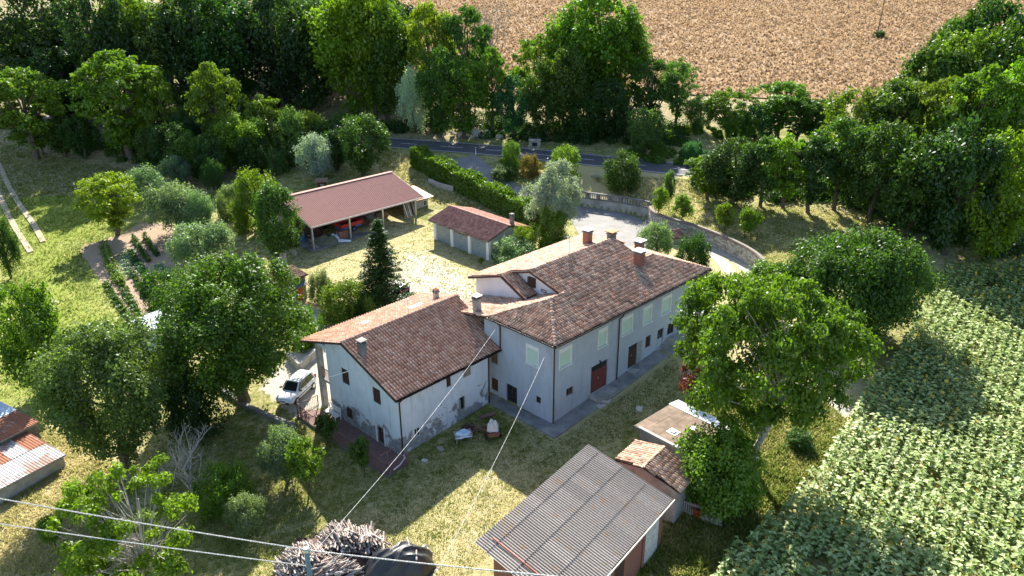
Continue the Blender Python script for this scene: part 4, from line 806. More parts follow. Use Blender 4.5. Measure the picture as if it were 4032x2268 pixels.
# ---------------- flat-roofed oven house ----------------
FLz = 2.3; fL, fT, fB, fR = [atz(*v2(q), FLz)[:2] for q in ((2500,1675),(2630,1592),(2715,1788),(2835,1703))]
fd = (fB-fL); fw_ = np.linalg.norm(fd); FY = math.atan2(fd[1], fd[0]); fdep = np.linalg.norm(fT-fL)
FH = thing('flat_roofed_outbuilding', 'flat-roofed outbuilding with brown felt roof and little tapered chimney', 'outbuilding', (*fL, 0), FY)
MB().box(.25, fw_-.2, .25, fdep+.8, -1, FLz-.16).build('wall', CONC_D, FH); MB().box(-.05, fw_+.05, -.05, fdep+.05, FLz-.16, FLz-.02).build('roof_slab', CONC_D, FH)
FELT = plain('brown_roofing_felt', (.19,.14,.105), .95, .35, 1.6)
for i in range(5):
    for j in range(3): MB().box(i*fw_/5+.008, (i+1)*fw_/5-.008, j*fdep/3+.008, (j+1)*fdep/3-.008, FLz-.02, FLz+.004+.006*((i+j) % 2)).build('felt_sheet', FELT, FH)
MB().box(fw_-1.4, fw_-.05, .1, .35, FLz, FLz+.02).build('cement_patch', WHITE, FH); MB().box(.3, fw_-.6, -.02, .2, FLz-.02, FLz+.015).build('cement_patch', CONC, FH)
ch = MB(); ch.add([(fw_-.95,1.25,FLz),(fw_-.55,1.25,FLz),(fw_-.55,1.65,FLz),(fw_-.95,1.65,FLz),(fw_-.88,1.32,FLz+.6),(fw_-.62,1.32,FLz+.6),(fw_-.62,1.58,FLz+.6),(fw_-.88,1.58,FLz+.6)], [(0,1,5,4),(1,2,6,5),(2,3,7,6),(3,0,4,7),(4,5,6,7)]); ch = ch.build('chimney', CONC, FH)
b = MB(); b.beam((fw_-.9,1.3,FLz+.6),(fw_-.75,1.3,FLz+.95),.05,.28); b.beam((fw_-.6,1.3,FLz+.6),(fw_-.75,1.3,FLz+.95),.05,.28); b.build('chimney_hood', BRICK, ch); MB().box(fw_-.95,fw_-.55,1.15,1.6,FLz+.95,FLz+1.0).build('chimney_cap', WHITE, ch)
MB().box(fw_-1.15,fw_-.35,1.05,1.85,FLz+.012,FLz+.03).build('chimney_flashing', WHITE, FH); sk = MB().box(fw_*.42,fw_*.42+.75,.95,1.6,FLz+.012,FLz+.03).build('hatch_base', WHITE, FH); MB().box(fw_*.42+.15,fw_*.42+.55,1.1,1.45,FLz+.03,FLz+.12).build('roof_hatch', WHITE, sk)
# white corrugated lean-to behind it
TS = thing('tin_lean_to', 'white corrugated sheet lean-to behind the flat brown felt roof', 'lean-to', (*fT, 0), FY)
for i in range(5): corr_sheet(i*1.0+.0, (i+1)*1.0-.01, .08, 1.25, 6, TINW, 'roof_sheet', TS, lambda y: FLz+.02-.12*y, .0, .015)
MB().box(.1, 4.7, .1, 1.1, -1, FLz-.15).build('wall', CONC_D, TS)
# ---------------- pallet pen with red tub beside the hut ----------------
pp = px(1712, 1290); PN = thing('pallet_pen', 'makeshift pen of grey pallets beside the tiled hut', 'pen', tuple(pp), -.5)
for i in range(9): MB().box(i*.14, i*.14+.09, 0, .03, .0, 1.0).build('slat', WOOD_G, PN)
for z in (.15,.8): MB().box(0, 1.25, .031, .07, z, z+.09).build('cross_rail', WOOD_G, PN)
MB().box(1.3,2.6,-.1,.05,0,.7).build('pen_board', CONC, PN); MB().slab([(1.2,.4,1.1),(2.9,.0,.95),(3.0,.6,1.0),(1.3,1.2,1.2)],.05).build('pen_cover', RUSTTIN2, PN)
q = px(1757, 1300); tb = thing('red_tub', 'red plastic tub beside the pallet pen', 'tub', tuple(q)); m_ = MB(); m_.tube([(0,0,0),(0,0,.1),(0,0,.75),(0,0,.8)], [.3,.32,.42,.45], 12, cap=False); m_.tube([(0,0,.05),(0,0,.06)], [.3,.3], 12); m_.build('tub_body', REDP, tb); MB().tube([(0,0,.74),(0,0,.79)], [.46,.46], 12, cap=False).build('rim', REDP, tb)
q = px(1785, 1305); o = thing('old_crate', 'grey wooden crate of junk in front of the fig bush', 'crate', tuple(q), .5)
for z in (.05,.25,.45): MB().box(-.4,.4,-.3,-.27,z,z+.14).build('slat', WOOD_G, o); MB().box(-.4,.4,.27,.3,z,z+.14).build('slat', WOOD_G, o)
for x in (-.4,.36): MB().box(x,x+.04,-.269,.269,.0,.6).build('end_board', WOOD_G, o)
# ---------------- rusty sheds bottom left ----------------
def tin_shed(name, label, P1, P2, z, depth, n, mats, wallmat, slope, base):
    P1 = np.array(P1[:2]); P2 = np.array(P2[:2]); d = P2-P1; LL = np.linalg.norm(d); yaw = math.atan2(d[1], d[0])
    t = thing(name, label, 'shed', (*P1, 0), yaw); w_ = LL/n
    for i in range(n):
        for j in range(2): corr_sheet(i*w_, (i+1)*w_-.01, j*depth/2-(.05 if j else 0), (j+1)*depth/2, 6, mats[(i*2+j) % len(mats)], 'roof_sheet', t, lambda y: z+slope*y, .03 if j else .0, .018)
    m = MB(); m.quad((.1,.15,base),(LL-.15,.15,base),(LL-.15,.15,z-.05),(.1,.15,z-.05)); m.quad((LL-.15,.15,base),(LL-.15,depth-.1,base),(LL-.15,depth-.1,z+slope*depth-.05),(LL-.15,.15,z-.05)); m.quad((LL-.15,depth-.1,base),(.1,depth-.1,base),(.1,depth-.1,z+slope*depth-.05),(LL-.15,depth-.1,z+slope*depth-.05)); m.build('wall', wallmat, t)
    MB().beam((0,.02,z-.08),(LL,.02,z-.08),.05,.12).build('eaves_board', WOOD_G, t); return t, LL
z1 = -.45; a = atz(-60, 1262, z1); c = atz(166, 1143, z1); tin_shed('tin_roofed_shed', 'low block shed with a rusty patched corrugated tin roof, nearer of two', a, c, z1, 5.0, 5, [RUSTTIN, RUSTTIN2, RUSTTIN, RUSTTIN], CONC, .06, -2.4)
z1 = .25; a = atz(-80, 1150, z1); c = atz(98, 1060, z1); tin_shed('tin_roofed_shed', 'taller shed with half orange-rust half pale tin roof, behind the other', a, c, z1, 5.4, 5, [RUSTTIN2, BLUETIN], CONC_D, .08, -2.2)
# ---------------- pale blue tin shed by the garden ----------------
z1 = 1.6; a = atz(327, 808, z1); c = atz(352, 856, z1)
a2 = atz(395, 780, z1); d1 = a2[:2]-a[:2]
BT = thing('blue_tin_shed', 'little shed with pale blue corrugated roof at the garden corner', 'shed', (a[0], a[1], 0), math.atan2(d1[1], d1[0])); dp = np.linalg.norm(c[:2]-a[:2])
for i in range(4): corr_sheet(i*.95, (i+1)*.95-.01, -dp, 0, 6, BLUETIN, 'roof_sheet', BT, lambda y: 1.6-.03*y, 0, .018)
MB().box(.1, 3.6, -dp+.1, -.1, -1.6, 1.52).build('wall', plain('pale_shed_wall', (.5,.55,.58), .8), BT); f = MB().box(.4, 1.2, -dp+.06, -dp+.098, -1.2, .9).build('door', WHITE, BT); MB().box(1.1,1.14,-dp+.03,-dp+.058,-.3,-.1).build('handle', METAL, f)
# ---------------- stone hut with orange door behind the round tree ----------------
z1 = 2.3; c = atz(776, 690, z1); a = atz(690, 722, z1); d1 = c[:2]-a[:2]
SH = thing('stone_hut', 'little stone hut with red tile roof and orange door behind the round tree', 'hut', (a[0], a[1], 0), math.atan2(d1[1], d1[0])); sl_ = np.linalg.norm(d1); SHW = fz((a[0], a[1], 0), math.atan2(d1[1], d1[0]))
MB().box(.3, sl_-.25, .3, 2.2, -.6, 2.15).build('wall', MORTAR, SH)
rf_ = [(0,0,2.3),(sl_,0,2.3),(sl_,2.6,2.75),(0,2.6,2.75)]; MB().slab(rf_, .1).build('roof', UNDER, SH); tile_roof(SH, [rf_], tile_geo(.2,.42,.08), TILE_G, .24, .36, SHW, 300)
d = MB().box(sl_-1.5, sl_-.75, .26, .295, -.3, 1.35).build('door', ORANGE, SH); MB().box(sl_-.9,sl_-.86,.23,.258,.5,.65).build('handle', METAL, d); MB().slab([(sl_-1.9,-.35,1.45),(sl_-.4,-.35,1.45),(sl_-.4,.28,1.7),(sl_-1.9,.28,1.7)],.05).build('door_canopy', CONC_D, SH)
# chicken hutch behind barn and small roof by the curved wall
q = px(812, 480); CH = thing('chicken_hutch', 'small dark wooden hutch with pitched roof behind the barn', 'hutch', tuple(q), .2); MB().box(-.6,.6,-.5,.5,.3,1.5).build('hutch_body', WOOD_D, CH)
for x in (-.55,.5): MB().box(x,x+.06,-.45,-.39,0,.3).build('leg', WOOD_G, CH); MB().box(x,x+.06,.4,.46,0,.3).build('leg', WOOD_G, CH)
MB().slab([(-.9,-.7,1.45),(.9,-.7,1.45),(.9,0,1.9),(-.9,0,1.9)],.04).build('roof', WOOD_M, CH); MB().slab([(.9,.7,1.45),(-.9,.7,1.45),(-.9,0,1.9),(.9,0,1.9)],.04).build('roof', WOOD_M, CH); MB().box(-.25,.25,-.53,-.503,.4,1.1).build('door', WOOD_G, CH)
q = px(1700, 610); WH = thing('well_shelter', 'tiny tiled roof on a low block between house and curved wall', 'shelter', tuple(q), .35); MB().box(-.7,.7,-.5,.5,-.2,.8).build('wall', CONC, WH)
wr = [(-1.,-.8,.85),(1.,-.8,.85),(1.,.8,1.25),(-1.,.8,1.25)]; MB().slab(wr,.08).build('roof', UNDER, WH); tile_roof(WH, [wr], tile_geo(.2,.42,.08), TILE_G, .24, .36, fz(tuple(q), .35), 100)
# ---------------- trees ----------------
def cards(pts, nrm, size, rng, asp=.62, droop=.15):
    """leaf sprays: two-triangle pointed blades, folded a little along the middle"""
    n = len(pts); nn = nrm+rng.normal(0, .55, (n, 3)); nn /= np.linalg.norm(nn, axis=1)[:, None]+1e-9
    a = rng.normal(0, 1, (n, 3)); a -= (a*nn).sum(1)[:, None]*nn; a /= np.linalg.norm(a, axis=1)[:, None]+1e-9; b = np.cross(nn, a)
    s = (size*(.6+.8*rng.random(n)))[:, None]; a = a*s; b = b*s*asp; fold = nn*s*(rng.random((n, 1))*.35)
    V = np.stack([pts-a, pts+b-fold*.4, pts+a*1.0-np.array([0, 0, droop])*s, pts-b-fold*.4], 1).reshape(-1, 3)
    i = np.arange(n)*4; F_ = np.stack([np.stack([i, i+1, i+2], -1), np.stack([i, i+2, i+3], -1)], 1).reshape(-1, 3); return V, F_
def crown_tpl(name, seed, H, shape, nclump, ncards, size, rc=(.2, .34), fill=.75, flat=1., up=.35, size_j=1.):
    """unit crown: radius about 1, height H; clumps of leaves inside the outline given by shape(z/H)"""
    rng = np.random.default_rng(seed); C_ = []; tries = 0
    while len(C_) < nclump and tries < 20000:
        tries += 1; z = rng.random(); r = shape(z)
        if r <= .02: continue
        a = rng.random()*6.283; lob = 1+.16*math.sin(3*a+seed)+.12*math.sin(5*a+2*seed+z*5)
        q = (rng.random()**.5 if rng.random() > fill else .55+.45*rng.random()**.6)*r*lob
        if rng.random() < min(1, r+.25): C_.append((q*math.cos(a), q*math.sin(a), z*H, (rc[0]+(rc[1]-rc[0])*rng.random())*(.65+.5*r)))
    C_ = np.array(C_); w = C_[:, 3]**2; k = rng.choice(len(C_), ncards, p=w/w.sum())
    d = rng.normal(0, 1, (ncards, 3)); d[:, 2] += up; d /= np.linalg.norm(d, axis=1)[:, None]
    el = rng.uniform(.65, 1.4, (len(C_), 3)); tail = np.where(rng.random(ncards) < .14, 1.35, 1.); rad = tail*C_[k, 3]*(.35+.75*rng.random(ncards)**.6+.12*rng.normal(0, 1, ncards)); P_ = C_[k, :3]+d*rad[:, None]*np.array([1, 1, flat])*el[k]
    nrm = d*.7+np.array([0, 0, .55])
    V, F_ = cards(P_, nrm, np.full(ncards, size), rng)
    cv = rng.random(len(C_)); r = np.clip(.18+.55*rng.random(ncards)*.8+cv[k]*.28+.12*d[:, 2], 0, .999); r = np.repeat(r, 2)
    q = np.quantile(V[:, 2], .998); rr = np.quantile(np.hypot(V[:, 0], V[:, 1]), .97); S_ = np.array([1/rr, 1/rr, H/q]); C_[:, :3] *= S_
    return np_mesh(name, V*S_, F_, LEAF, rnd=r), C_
def trunk_tpl(name, seed, H, C_, mat, r0=.07, nl=9, z0=.0, fork=.3, limb=.022, jag=.04):
    rng = random.Random(seed); mb = MB(); top = H*.82
    pts = [(0, 0, -.08)]; x = y = 0
    for i in range(1, 7): x += rng.gauss(0, jag); y += rng.gauss(0, jag); pts.append((x, y, top*i/6))
    mb.tube(pts, [r0*(1.15-.9*i/6) for i in range(7)], 7)
    idx = list(range(len(C_))); rng.shuffle(idx)
    for k in idx[:nl]:
        c = C_[k]; zt = max(fork*H, min(top*.9, c[2]*rng.uniform(.35, .7))); f = zt/top*6; i = min(5, int(f)); p = np.array(pts[i])*(1-(f-i))+np.array(pts[i+1])*(f-i)
        e = np.array(c[:3]); m = (p+e)/2+np.array([rng.gauss(0, .05), rng.gauss(0, .05), rng.uniform(-.02, .1)]); mb.tube([p, m, e], [limb*1.5, limb, limb*.35], 5, cap=False)
    return mb.mesh(name, mat)
sphere = lambda lo=.0, p=.5: (lambda z: 0 if z < lo else (max(0, 1-((z-lo)/(1-lo)*2-1)**2)**p))
def egg(lo, wide=.4): 
    def f(z):
        if z < lo: return 0
        t = (z-lo)/(1-lo); return max(0, (math.sin(math.pi*min(1, t**(math.log(.5)/math.log(wide)))))**.55)
    return f
TPL = {}
def tpl(kind, var, **k):
    H = k.pop('H'); tk = k.pop('trunk', {}); me, C_ = crown_tpl(kind+'_crown', k.pop('seed'), H, **k); tm = trunk_tpl(kind+'_trunk', 5+var, H, C_, tk.pop('mat', BARK), **tk); TPL.setdefault(kind, []).append((me, tm, H))
for v in range(4): tpl('tall', v, H=3.0, seed=10+v, shape=egg(.06, .6), nclump=120, ncards=13000, size=.046, rc=(.12, .27), fill=.68)
for v in range(3): tpl('wood', v, H=2.3, seed=20+v, shape=egg(.04, .6), nclump=95, ncards=12000, size=.044, rc=(.13, .27), fill=.75)
for v in range(3): tpl('locust', v, H=2.3, seed=30+v, shape=egg(.12, .65), nclump=95, ncards=11000, size=.043, rc=(.12, .25), flat=.5, fill=.7, up=.6, trunk=dict(nl=16))
for v in range(3): tpl('olive', v, H=1.55, seed=40+v, shape=egg(.14, .5), nclump=55, ncards=13000, size=.034, rc=(.17, .3), fill=.7, trunk=dict(r0=.08, fork=.12, nl=8))
for v in range(3): tpl('bush', v, H=1.35, seed=50+v, shape=sphere(-.25, .5), nclump=70, ncards=13000, size=.037, rc=(.14, .27), fill=.8, trunk=dict(r0=.05, fork=.05))
for v in range(2): tpl('ball', v, H=1.75, seed=55+v, shape=sphere(-.05, .42), nclump=70, ncards=9000, size=.048, rc=(.2, .3), fill=.97, trunk=dict(r0=.05, fork=.05))
for v in range(2): tpl('small', v, H=2.2, seed=60+v, shape=egg(.35, .5), nclump=26, ncards=2600, size=.085, rc=(.22, .38), fill=.6, trunk=dict(r0=.05, fork=.35, nl=8))
tpl('oak', 0, H=2.05, seed=71, shape=egg(.16, .55), nclump=210, ncards=72000, size=.0205, rc=(.09, .19), fill=.9, trunk=dict(r0=.075, nl=14))
tpl('elm', 0, H=2.2, seed=72, shape=egg(.08, .6), nclump=150, ncards=52000, size=.024, rc=(.12, .24), fill=.85, trunk=dict(nl=14))
tpl('walnut', 0, H=1.55, seed=73, shape=egg(.32, .5), nclump=190, ncards=58000, size=.019, rc=(.07, .16), flat=.5, fill=.55, up=.5, trunk=dict(mat=BARKG, r0=.035, nl=46, fork=.2, limb=.007))
tpl('chestnut', 0, H=1.45, seed=74, shape=egg(.08, .45), nclump=120, ncards=45000, size=.025, rc=(.15, .26), fill=.9)
tpl('fig', 0, H=1.5, seed=75, shape=sphere(-.2, .5), nclump=80, ncards=22000, size=.04, rc=(.15, .26), fill=.92, trunk=dict(r0=.04, fork=.05))
tpl('thin_walnut', 0, H=1.7, seed=76, shape=egg(.15, .5), nclump=110, ncards=17000, size=.024, rc=(.05, .12), flat=.7, fill=.55, up=.5, trunk=dict(mat=BARKG, r0=.03, nl=70, fork=.12, limb=.006))
tpl('column', 0, H=4.3, seed=77, shape=egg(.14, .55), nclump=110, ncards=17000, size=.055, rc=(.24, .38), fill=.85, trunk=dict(mat=BARKG, r0=.22, nl=3))
tpl('silver', 0, H=2.6, seed=78, shape=egg(.1, .5), nclump=80, ncards=24000, size=.03, rc=(.12, .25), fill=.8, trunk=dict(mat=BARKG))
def conifer():
    rng = np.random.default_rng(5); H = 4.4; P_ = []; D_ = []; mb = MB(); mb.tube([(0, 0, -.1), (0, 0, H*.98)], [.07, .01], 6)
    for i in range(46):
        z = .35+(H-.4)*(i/46.)**.95; R = (1-z/H)**.8*(.82+.36*rng.random()); nb = 6
        for b in range(nb):
            a = rng.random()*6.28; L = R*(.75+.4*rng.random()); dz = -.22*L; n = int(10+75*L); t = rng.random(n)**.7
            q = np.stack([math.cos(a)*L*t, math.sin(a)*L*t, z+dz*t+.12*L*t*t], -1); sp_ = rng.normal(0, 1, (n, 3))*np.array([.09, .09, .05])*(1.3-t)[:, None]*(.5+L)
            P_.append(q+sp_); D_.append(np.tile([math.cos(a)*.4, math.sin(a)*.4, .8], (n, 1))); mb.tube([(0, 0, z), (math.cos(a)*L, math.sin(a)*L, z+dz*.9)], [.014, .004], 4, cap=False)
    P_ = np.concatenate(P_); V, F_ = cards(P_, np.concatenate(D_), np.full(len(P_), .05), rng, .35); TPL['spruce'] = [(np_mesh('spruce_crown', V, F_, LEAF, rnd=np.clip(np.repeat(rng.random(len(P_))*.6, 2), 0, .99)), mb.mesh('spruce_trunk', BARK), H)]
conifer()
def bare_mesh(name, seed, H, mat, n1=7, spread=.9, depth=4, r0=.05):
    rng = random.Random(seed); mb = MB()
    def grow(p, d, L, r, lv):
        d = d/np.linalg.norm(d); k = 3; pts = [p]; q = p
        for i in range(k): d = d+np.array([rng.gauss(0, .13), rng.gauss(0, .13), rng.gauss(0, .07)]); d /= np.linalg.norm(d); q = q+d*L/k; pts.append(q)
        mb.tube(pts, [r*(1-.5*i/k) for i in range(k+1)], 5 if lv < 2 else 3, cap=False)
        if lv >= depth: return
        for i in range(rng.choice((3, 4)) if lv else n1):
            j = rng.choice((1, 2, 3)); e = d+np.array([rng.gauss(0, spread), rng.gauss(0, spread), rng.gauss(.25, .35)])*.75; grow(pts[j], e, L*rng.uniform(.5, .75), r*.5, lv+1)
    grow(np.array([0., 0, -.1]), np.array([0, 0, 1.]), H*.42, r0, 0); return mb.mesh(name, mat)
BARE = [bare_mesh('bare_branches', s, 2., BARKG) for s in (3, 8)]
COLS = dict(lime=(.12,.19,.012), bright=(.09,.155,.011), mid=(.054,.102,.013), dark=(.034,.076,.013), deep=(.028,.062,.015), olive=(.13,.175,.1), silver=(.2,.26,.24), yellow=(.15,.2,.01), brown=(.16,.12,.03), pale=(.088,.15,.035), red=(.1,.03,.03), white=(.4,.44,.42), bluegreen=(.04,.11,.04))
TREES = []
def tree(kind, u, vb, vt, hw, col, label, name='tree', cat='tree', group=None, yaw=None, wpos=None, scale_r=None, deep=1.):
    p = np.array(wpos if wpos is not None else px(u, vb))
    if wpos is None:       # u is where the middle of the crown shows; the foot stands a little nearer the picture's middle
        ub = u
        for _ in range(3): hh = hgt(p, vt); ub += u-proj(p+np.array([0, 0, hh*.6]))[0]; p = np.array(px(ub, vb))
    depth = (p-CAM)@FW; R = hw*K/F*depth if scale_r is None else scale_r; h = hgt(p, vt) if wpos is None or vt is not None else 8
    h = max(h, R*.6); ts = TPL[kind]; me, tm, H = ts[len(TREES) % len(ts)]
    rz = random.random()*6.28 if yaw is None else yaw
    t = thing(name, label, cat, tuple(p), rz, group); R_s = R*1.02; sc = (R_s, R_s*deep, h/H)
    c = tuple(x*random.uniform(.9, 1.12) for x in COLS[col]) if isinstance(col, str) else col
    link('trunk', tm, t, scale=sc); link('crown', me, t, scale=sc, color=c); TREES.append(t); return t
def bare(u, vb, vt, hw, label, k=0, name='bare_tree', mat=None, wpos=None):
    p = px(u, vb) if wpos is None else np.array(wpos); depth = (p-CAM)@FW; R = hw*K/F*depth; h = hgt(p, vt); t = thing(name, label, 'bare tree', tuple(p), random.random()*6)
    link('branches', BARE[k], t, scale=(R*1.05, R*1.05, h/1.75)); return t
# near and middle ground
tree('oak', 583, 1008, 655, 186, (.062,.118,.011), 'big round dense tree in front of the white car, left of the white house', 'round_tree', yaw=.5)
tree('elm', 268, 1175, 812, 152, 'pale', 'large pale-leaved tree standing right of the rusty tin sheds', 'elm_tree', yaw=1.)
tree('bush', 480, 1085, 918, 82, 'deep', 'very dark evergreen shrub between the pale-leaved tree and the round tree', 'yew_shrub', 'shrub')
tree('wood', 420, 1040, 872, 45, 'yellow', 'yellow-green tree squeezed behind the very dark evergreen shrub', 'tree')
bare(500, 1262, 1062, 105, 'leafless whitish tree leaning left in the shaded lower lawn', 0)
tree('olive', 712, 1215, 1072, 58, 'olive', 'grey-green feathery shrub left of the terrace railing', 'shrub', 'shrub')
tree('small', 768, 1242, 1105, 46, 'bright', 'small bright green fruit tree casting shade left of the terrace', 'fruit_tree')
tree('bush', 562, 1292, 1172, 72, 'bright', 'rounded mid-green bush right of the leafless tree', 'bush', 'bush')
tree('olive', 612, 1345, 1245, 48, 'olive', 'thin willowy shrub below the rounded bush', 'shrub', 'shrub')
tree('thin_walnut', 325, 1500, 1185, 170, 'lime', 'spreading walnut with pale bare twigs at the bottom left corner', 'walnut_tree')
bare(430, 1500, 1310, 130, 'pale grey leafless twiggy bush under the power cables', 1, 'twiggy_bush')
tree('small', 128, 1385, 1300, 30, 'bright', 'climbing plant wrapped round a post near the bottom left', 'climber', 'plant')
tree('bush', 215, 1440, 1375, 60, 'lime', 'light green brambles beneath the spreading walnut', 'bramble_bush', 'bush')
tree('small', 818, 1118, 1045, 29, 'mid', 'small clipped tree outside the terrace railing, the one nearer the bench', 'fruit_tree')
tree('small', 910, 1200, 1098, 28, 'mid', 'small clipped tree outside the terrace railing, the one nearer the corner', 'fruit_tree')
tree('wood', 62, 985, 712, 85, 'bright', 'loose bright tree at the left edge above the rusty sheds', 'tree')
tree('olive', 2, 700, 545, 36, 'dark', 'dark bush cut by the left edge beside the dirt track', 'bush', 'bush')
tree('locust', 275, 592, 438, 78, 'yellow', 'yellow-green cherry tree at the back left corner of the vegetable garden', 'cherry_tree')
for (u, vb, vt, hw, lb) in [(365,520,418,55,'olive tree behind the cherry tree'),(440,588,460,72,'broad olive tree right of the cherry tree'),(492,600,475,46,'olive tree at the right end of the grey-green group'),(440,470,392,42,'small silvery olive tree higher up against the dark wood'),(500,688,558,74,'separate olive tree with forked trunk right of the vegetable rows')]:
    tree('olive', u, vb, vt, hw, 'olive', lb, 'olive_tree', group='olive trees around the vegetable garden')
tree('olive', 535, 490, 400, 30, 'dark', 'dark slim olive behind the fig, against the wood', 'olive_tree'); tree('bush', 580, 545, 462, 40, 'olive', 'grey bush left of the bright fig behind the poplar', 'bush', 'bush'); tree('bush', 640, 575, 425, 62, 'bright', 'bright leafy fig behind the narrow poplar', 'fig_tree')
tree('column', 694, 668, 462, 50, 'mid', 'narrow upright poplar at the left corner of the open barn', 'poplar_tree', yaw=2.); tree('column', 733, 640, 535, 28, 'mid', 'short side stem of poplar touching the barn roof corner', 'poplar_tree')
tree('bush', 400, 800, 678, 58, 'dark', 'dark laurel bush at the lower end of the vegetable rows', 'laurel_bush', 'bush')
tree('bush', 765, 870, 770, 40, 'bright', 'light branches right of the round tree over the gravel drive', 'bush', 'bush')
tree('spruce', 955, 776, 546, 88, 'dark', 'dark spruce standing in the gravel yard', 'spruce_tree')
tree('bush', 806, 765, 680, 32, 'olive', 'small grey-green bush left of the rosemary mound', 'bush', 'bush'); tree('bush', 868, 805, 700, 68, 'bright', 'fine-leaved bright green mound beside the brick-topped wall', 'bush', 'bush'); tree('bush', 915, 800, 735, 45, 'mid', 'darker shrub between the bright mound and the spruce', 'bush', 'bush')
tree('bush', 1290, 662, 600, 58, 'olive', 'feathery grey-green bush against the garage side wall', 'bush', 'bush'); tree('bush', 1318, 645, 567, 36, 'lime', 'lime green bush at the garage corner', 'bush', 'bush')
tree('small', 1210, 665, 650, 9, 'bright', 'tiny potted green plant at the garage corner', 'potted_plant', 'plant')
tree('silver', 1398, 600, 405, 74, 'silver', 'silvery white poplar in the middle of the picture above the grey roof', 'white_poplar'); tree('bush', 1388, 625, 518, 46, 'bright', 'bright green maple below the silvery poplar', 'maple_tree')
tree('olive', 1655, 660, 558, 46, 'olive', 'olive tree between the chimneys and the curved stone wall', 'olive_tree'); tree('bush', 1748, 690, 588, 46, 'dark', 'dark medlar tree with large leaves behind the roof corner', 'medlar_tree'); tree('bush', 1760, 790, 690, 26, 'mid', 'shrub at the right end wall of the grey farmhouse', 'bush', 'bush')
tree('small', 1660, 548, 470, 22, 'lime', 'leaning sapling on the wall end, left of the pair', 'sapling'); tree('small', 1686, 528, 428, 15, 'pale', 'tall sparse sapling with thin bare stem above the curved wall', 'sapling'); tree('small', 1718, 568, 488, 26, 'lime', 'lime green sapling just behind the curved wall', 'sapling')
tree('small', 1826, 588, 512, 25, 'lime', 'left of two lime green young trees on the upper lawn', 'sapling'); tree('small', 1880, 600, 522, 32, 'lime', 'right of two lime green young trees on the upper lawn', 'sapling'); tree('small', 1803, 500, 465, 20, 'bright', 'little shrub at the foot of the dark hedge row on the upper lawn', 'shrub', 'shrub'); bare(1775, 556, 530, 24, 'small heap-like leafless shrub on the upper lawn', 1, 'bare_shrub')
tree('ball', 1288, 428, 354, 25, 'bright', 'upright clipped shrub between drive and road', 'clipped_shrub', 'shrub'); tree('bush', 1332, 442, 388, 28, 'brown', 'brownish spiky shrub right of the upright clipped one', 'shrub', 'shrub'); tree('ball', 1425, 460, 364, 40, 'lime', 'lime clipped round shrub behind the silvery poplar', 'clipped_shrub', 'shrub'); tree('ball', 1569, 480, 380, 46, 'mid', 'big egg-shaped clipped shrub above the balustrade', 'clipped_shrub', 'shrub'); tree('bush', 1270, 450, 418, 36, 'mid', 'low spreading shrub at the bend of the side drive', 'shrub', 'shrub')
tree('chestnut', 2165, 838, 585, 158, 'mid', 'dense broad dark green tree next to the sunflower field', 'broad_tree', yaw=1.)
tree('walnut', 1930, 1175, 705, 222, 'bright', 'huge open walnut tree right of the grey farmhouse', 'walnut_tree', yaw=.7)
tree('locust', 1950, 800, 665, 80, 'bright', 'loose light tree between the huge walnut and the curved wall', 'tree')
tree('fig', 1812, 1262, 1086, 106, (.1,.175,.018), 'round glossy fig bush hiding the end of the flat-roofed outbuilding', 'fig_bush', 'bush')
tree('small', 1752, 1035, 900, 44, 'red', 'small dark red-leaved plum tree in front of the walnut', 'plum_tree')
tree('bush', 2010, 1120, 1085, 38, 'mid', 'low greenery at the foot of the huge walnut', 'bush', 'bush')
